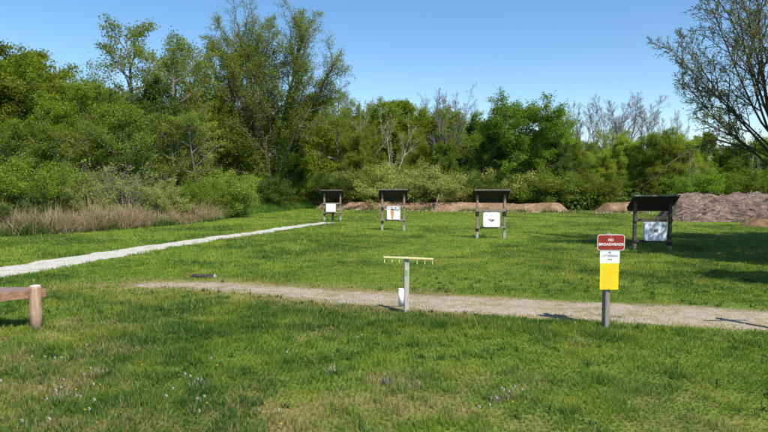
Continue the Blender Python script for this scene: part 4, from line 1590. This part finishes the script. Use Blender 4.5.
# a post standing just outside the right edge (its shadow falls on the path)
def off_post():
    x, y = 5.98, 8.35
    t = thing('wooden_post', 'wooden post outside the right edge whose shadow crosses the path', 'post', (x, y, G(x, y)), 0)
    MB().box((0, 0, .58), (.085, .085, 1.3), bev=.006).build('post', M_post, t)
    MB().box((0, -.062, 1.12), (.7, .035, .03), bev=.004).build('crossbar', M_post, t)


off_post()


# ------------------------------------------------------------------ fence piece at left
def fence():
    x, Y = at(36.3, 328.5)
    zg = G(x, Y)
    k = Y / F_PX
    Z = lambda py: atY(384, py, Y)[1] - zg
    wood = simple_mat('pinkish_tan_log', (0.24, 0.15, 0.095), (0.46, 0.32, 0.22), scale=9, bump=.5, stretch=(3, 3, .4), rough=.85)
    top = simple_mat('pale_cut_end', (.42, .38, .33), (.60, .56, .50), scale=25, bump=.3)
    railm = simple_mat('reddish_rail_wood', (0.17, 0.09, 0.055), (0.34, 0.19, 0.115), scale=6, bump=.5, stretch=(.5, 4, 4), rough=.85)
    railt = simple_mat('mauve_grey_weathered_boards', (0.13, 0.085, 0.075), (0.28, 0.20, 0.18), scale=7, bump=.6, stretch=(.4, 5, 4), rough=.9)
    t = thing('wooden_fence', 'short round topped log post with rail boards leading out at left', 'fence', (x, Y, zg), 0)
    zt = Z(285.0)
    r = .085
    b = MB().tube([(0, 0, -.12), (0, 0, zt * .4), (.003, 0, zt - .05), (.003, 0, zt - .022)], [r * 1.03, r, r * .97, r * .95], 20)
    p = b.build('post', wood, t, True)
    MB().tube([(.003, 0, zt - .0215), (.003, 0, zt - .006), (.003, 0, zt)], [r * .93, r * .82, r * .45], 20).build('post_top', top, p, True)
    # three boards fanning out to the left, on a front beam
    zr = Z(289.6)
    L_ = 1.15
    for i, (ya, yb_, wa, wb, dz) in enumerate(((-.005, -.72, .085, .40, 0), (.085, -.31, .08, .39, -.003), (.17, .09, .075, .38, -.006))):
        m = MB()
        th = .035
        vs = []
        for (xx, yc, ww) in ((-.06, ya, wa), (-L_, yb_, wb)):
            for s in (-1, 1):
                for zz in (zr + dz - th, zr + dz):
                    vs.append((xx, yc + s * ww / 2, zz))
        m.add(vs, [(0, 1, 3, 2), (4, 6, 7, 5), (0, 4, 5, 1), (2, 3, 7, 6), (1, 5, 7, 3), (0, 2, 6, 4)])
        m.build('rail_board', railt, t)
    m = MB()
    vs = []
    for (xx, yc) in ((-.05, -.075), (-L_, -.95)):
        for yo in (-.025, .025):
            for zz in (zr - .115, zr + .004):
                vs.append((xx, yc + yo, zz))
    m.add(vs, [(0, 1, 3, 2), (4, 6, 7, 5), (0, 4, 5, 1), (2, 3, 7, 6), (1, 5, 7, 3), (0, 2, 6, 4)])
    m.build('rail', railm, t)
    MB().box((.10, .045, zr - .06), (.07, .06, .13), bev=.008).build('rail_end', railm, t)
    b = MB().tube([(-L_ + .12, -.70, -.1), (-L_ + .12, -.70, zr - .16)], r, 16)
    b.build('post', wood, t, True)


fence()


# ------------------------------------------------------------------ small things
def fallen_log():
    x, y = at(203.5, 277.5)
    t = thing('fallen_log', 'short dark charred log with a pale cut end lying by the gravel', 'log', (x, y, G(x, y) - .04), -.1)
    m = simple_mat('charred_bark', (.02, .017, .017), (.09, .065, .055), scale=12, bump=.8)
    MB().tube([(-.26, .02, .075), (-.05, 0, .07), (.14, .02, .065), (.27, .0, .075)], [.05, .055, .06, .058], 10).build('log', m, t, True)
    MB().tube([(.2705, 0, .076), (.30, 0, .078)], [.058, .05], 10).build('cut_end', M_barkpale, t)
    MB().tube([(-.26, .02, .08), (-.36, .03, .10)], [.035, .02], 8).build('branch_stub', simple_mat('reddish_dead_wood', (.12, .04, .03), (.24, .09, .07)), t)


fallen_log()


def stake():
    x, y = at(437, 213.0)
    y = 41.6
    x = (434.5 - 384) / F_PX * y
    o = MB().tube([(0, 0, -.1), (.12, 0, .6), (.32, 0, 1.45)], [.04, .035, .025], 7).build('leaning_stake', M_barkpale)
    o.location = (x, y, G(x, y))
    tag(o, 'thin pale stake leaning in front of the earth berm', 'stake')


stake()

M_seed = simple_mat('seed_head_white', (.32, .31, .26), (.50, .48, .41), scale=60, bump=0)
M_yflower = simple_mat('dandelion_yellow', (.50, .34, .01), (.66, .46, .02), scale=60, bump=0)
M_stem = simple_mat('flower_stem', (.16, .22, .06), (.25, .30, .10), scale=20, bump=0)


def dandelions():
    rs = random.Random(2)
    A = [(238, 100), (190, 240), (268, 215), (280, 265), (278, 303), (135, 310), (235, 305), (130, 170), (548, 232), (560, 240), (587, 240), (510, 280), (495, 305), (580, 303), (602, 303), (583, 350), (65, 365), (148, 372), (5, 255), (625, 175), (245, 235), (255, 145), (158, 175), (182, 182), (90, 178), (305, 215), (180, 275), (170, 285), (262, 330), (222, 300)]
    puff = [(a / 2.954, 300 + b / 2.954) for a, b in A]
    puff += [(200 + a / 2.665, 270 + b / 2.665) for a, b in ((418, 188), (355, 270), (432, 180), (230, 225), (212, 382), (10, 355))]
    puff += [(420 + a / 3.27, 300 + b / 3.27) for a, b in ((190, 125), (505, 80), (270, 315), (285, 325), (225, 355), (195, 375), (250, 345), (270, 300), (330, 315), (310, 308), (520, 135))]
    puff += [(600 + a / 2.25, 240 + b / 2.25) for a, b in ((205, 65), (95, 75), (350, 85))]
    yl = [(a / 2.954, 300 + b / 2.954) for a, b in ((642, 195), (355, 338), (285, 147), (418, 195), (610, 312), (297, 255), (225, 270), (137, 290), (330, 130), (250, 330))]
    yl += [(200 + 45 / 2.665, 270 + 255 / 2.665), (420 + 300 / 3.27, 300 + 345 / 3.27), (420 + 435 / 3.27, 300 + 215 / 3.27), (200 + 215 / 2.665, 270 + 415 / 2.665)]
    yl += [(335, 224), (338, 224.5), (343, 223.6), (432, 220), (428, 221), (471, 217), (745, 222)]

    def protos(kind):
        out = []
        for j in range(3):
            h = rs.uniform(.07, .12) if kind == 'puff' else rs.uniform(.05, .08)
            lean = rs.uniform(-.02, .02)
            s = MB().tube([(0, 0, -.01), (lean * .4, 0, h * .6), (lean, 0, h)], .0022, 5)
            q = MB()
            n = 60 if kind == 'puff' else 34
            for i in range(n):
                if kind == 'puff':
                    z = 1 - 2 * (i + .5) / n
                    f = 2.4 * i
                    rr = math.sqrt(1 - z * z)
                    d = Vector((rr * math.cos(f), rr * math.sin(f), z))
                    L_ = .017
                    w_ = .0045
                else:
                    f = 2.4 * i
                    e = math.sqrt((i + .5) / n)
                    d = Vector((e * math.cos(f), e * math.sin(f), .55 * (1.2 - e))).normalized()
                    L_ = .017
                    w_ = .004
                a = d.cross(Vector((.3, .2, 1))).normalized()
                b_ = d.cross(a)
                c = Vector((lean, 0, h))
                tip = c + d * L_
                q.add([c + d * .002, tip - a * w_ - b_ * w_ * .6, tip + d * .002, tip + a * w_ + b_ * w_ * .6], [(0, 1, 2, 3)])
            out.append((s, q))
        return out

    data = {}
    for kind, mat in (('puff', M_seed), ('yellow', M_yflower)):
        lst = []
        for s, q in protos(kind):
            a = s.build('stem', M_stem)
            b = q.build('seed_head' if kind == 'puff' else 'flower_head', mat)
            lst.append((a.data, b.data))
            bpy.data.objects.remove(a)
            bpy.data.objects.remove(b)
        data[kind] = lst
    for kind, pts in (('puff', puff), ('yellow', yl)):
        for i, (px_, py_) in enumerate(pts):
            x, y = at(px_, py_ + 3 if py_ > 260 else py_ + .6)
            far = y > 15
            sc = (.82 if kind == 'puff' else .72) if not far else 1.7
            lab, grp = ('white dandelion seed head on a thin stem in the lawn', 'dandelion seed heads in the lawn') if kind == 'puff' else ('small yellow dandelion flower in the grass', 'yellow dandelions in the lawn')
            t = thing('dandelion', lab, 'dandelion', (x, y, G(x, y)), i * 1.3, grp, (sc, sc, sc))
            sm, hm = data[kind][i % 3]
            link('stem', sm, t)
            link('seed_head' if kind == 'puff' else 'flower_head', hm, t)


dandelions()


def dead_clumps():
    rs = np.random.RandomState(5)
    m = vcol_mat('dead_stalks', .2, .9)
    spots = [((411, 388), .13, 'grey dead flower clump in the foreground below the bow rack'),
             ((500, 402), .16, 'larger dead weed clump with dark leaves in the foreground middle'),
             ((60, 398), .13, 'tan dead weed clump among dandelions at lower left'),
             ((386, 384), .10, 'small dry stalks left of the grey clump below the rack'),
             ((100, 375), .14, 'pale dry weed clump among the dandelion heads'),
             ((578, 345), .11, 'pale thin dry stalks between the sign and the foreground'),
             ((333, 372), .10, 'upright whitish dry stalks left of the middle in the foreground'),
             ((200, 388), .14, 'dark leaved dry weed clump left of the middle')]
    for (px_, py_), r, lab in spots:
        x, y = at(px_, py_)
        n = 150
        a = rs.uniform(0, 6.28, n)
        q = r * np.sqrt(rs.rand(n)) * .8
        xy = np.c_[x + q * np.cos(a), y + q * np.sin(a)]
        c = np.where(rs.rand(n)[:, None] < .55, np.array([.40, .34, .26]), np.array([.05, .08, .03])) * rs.uniform(.6, 1.3, (n, 1))
        me = blades('dead_weed', xy, rs.uniform(.03, .12, n), rs.uniform(.002, .006, n), c, .8, int(px_), None, None, mat=m)
        o = link('dead_weed', me)
        tag(o, lab, 'weed', 'dead weed clumps in the lawn')


dead_clumps()
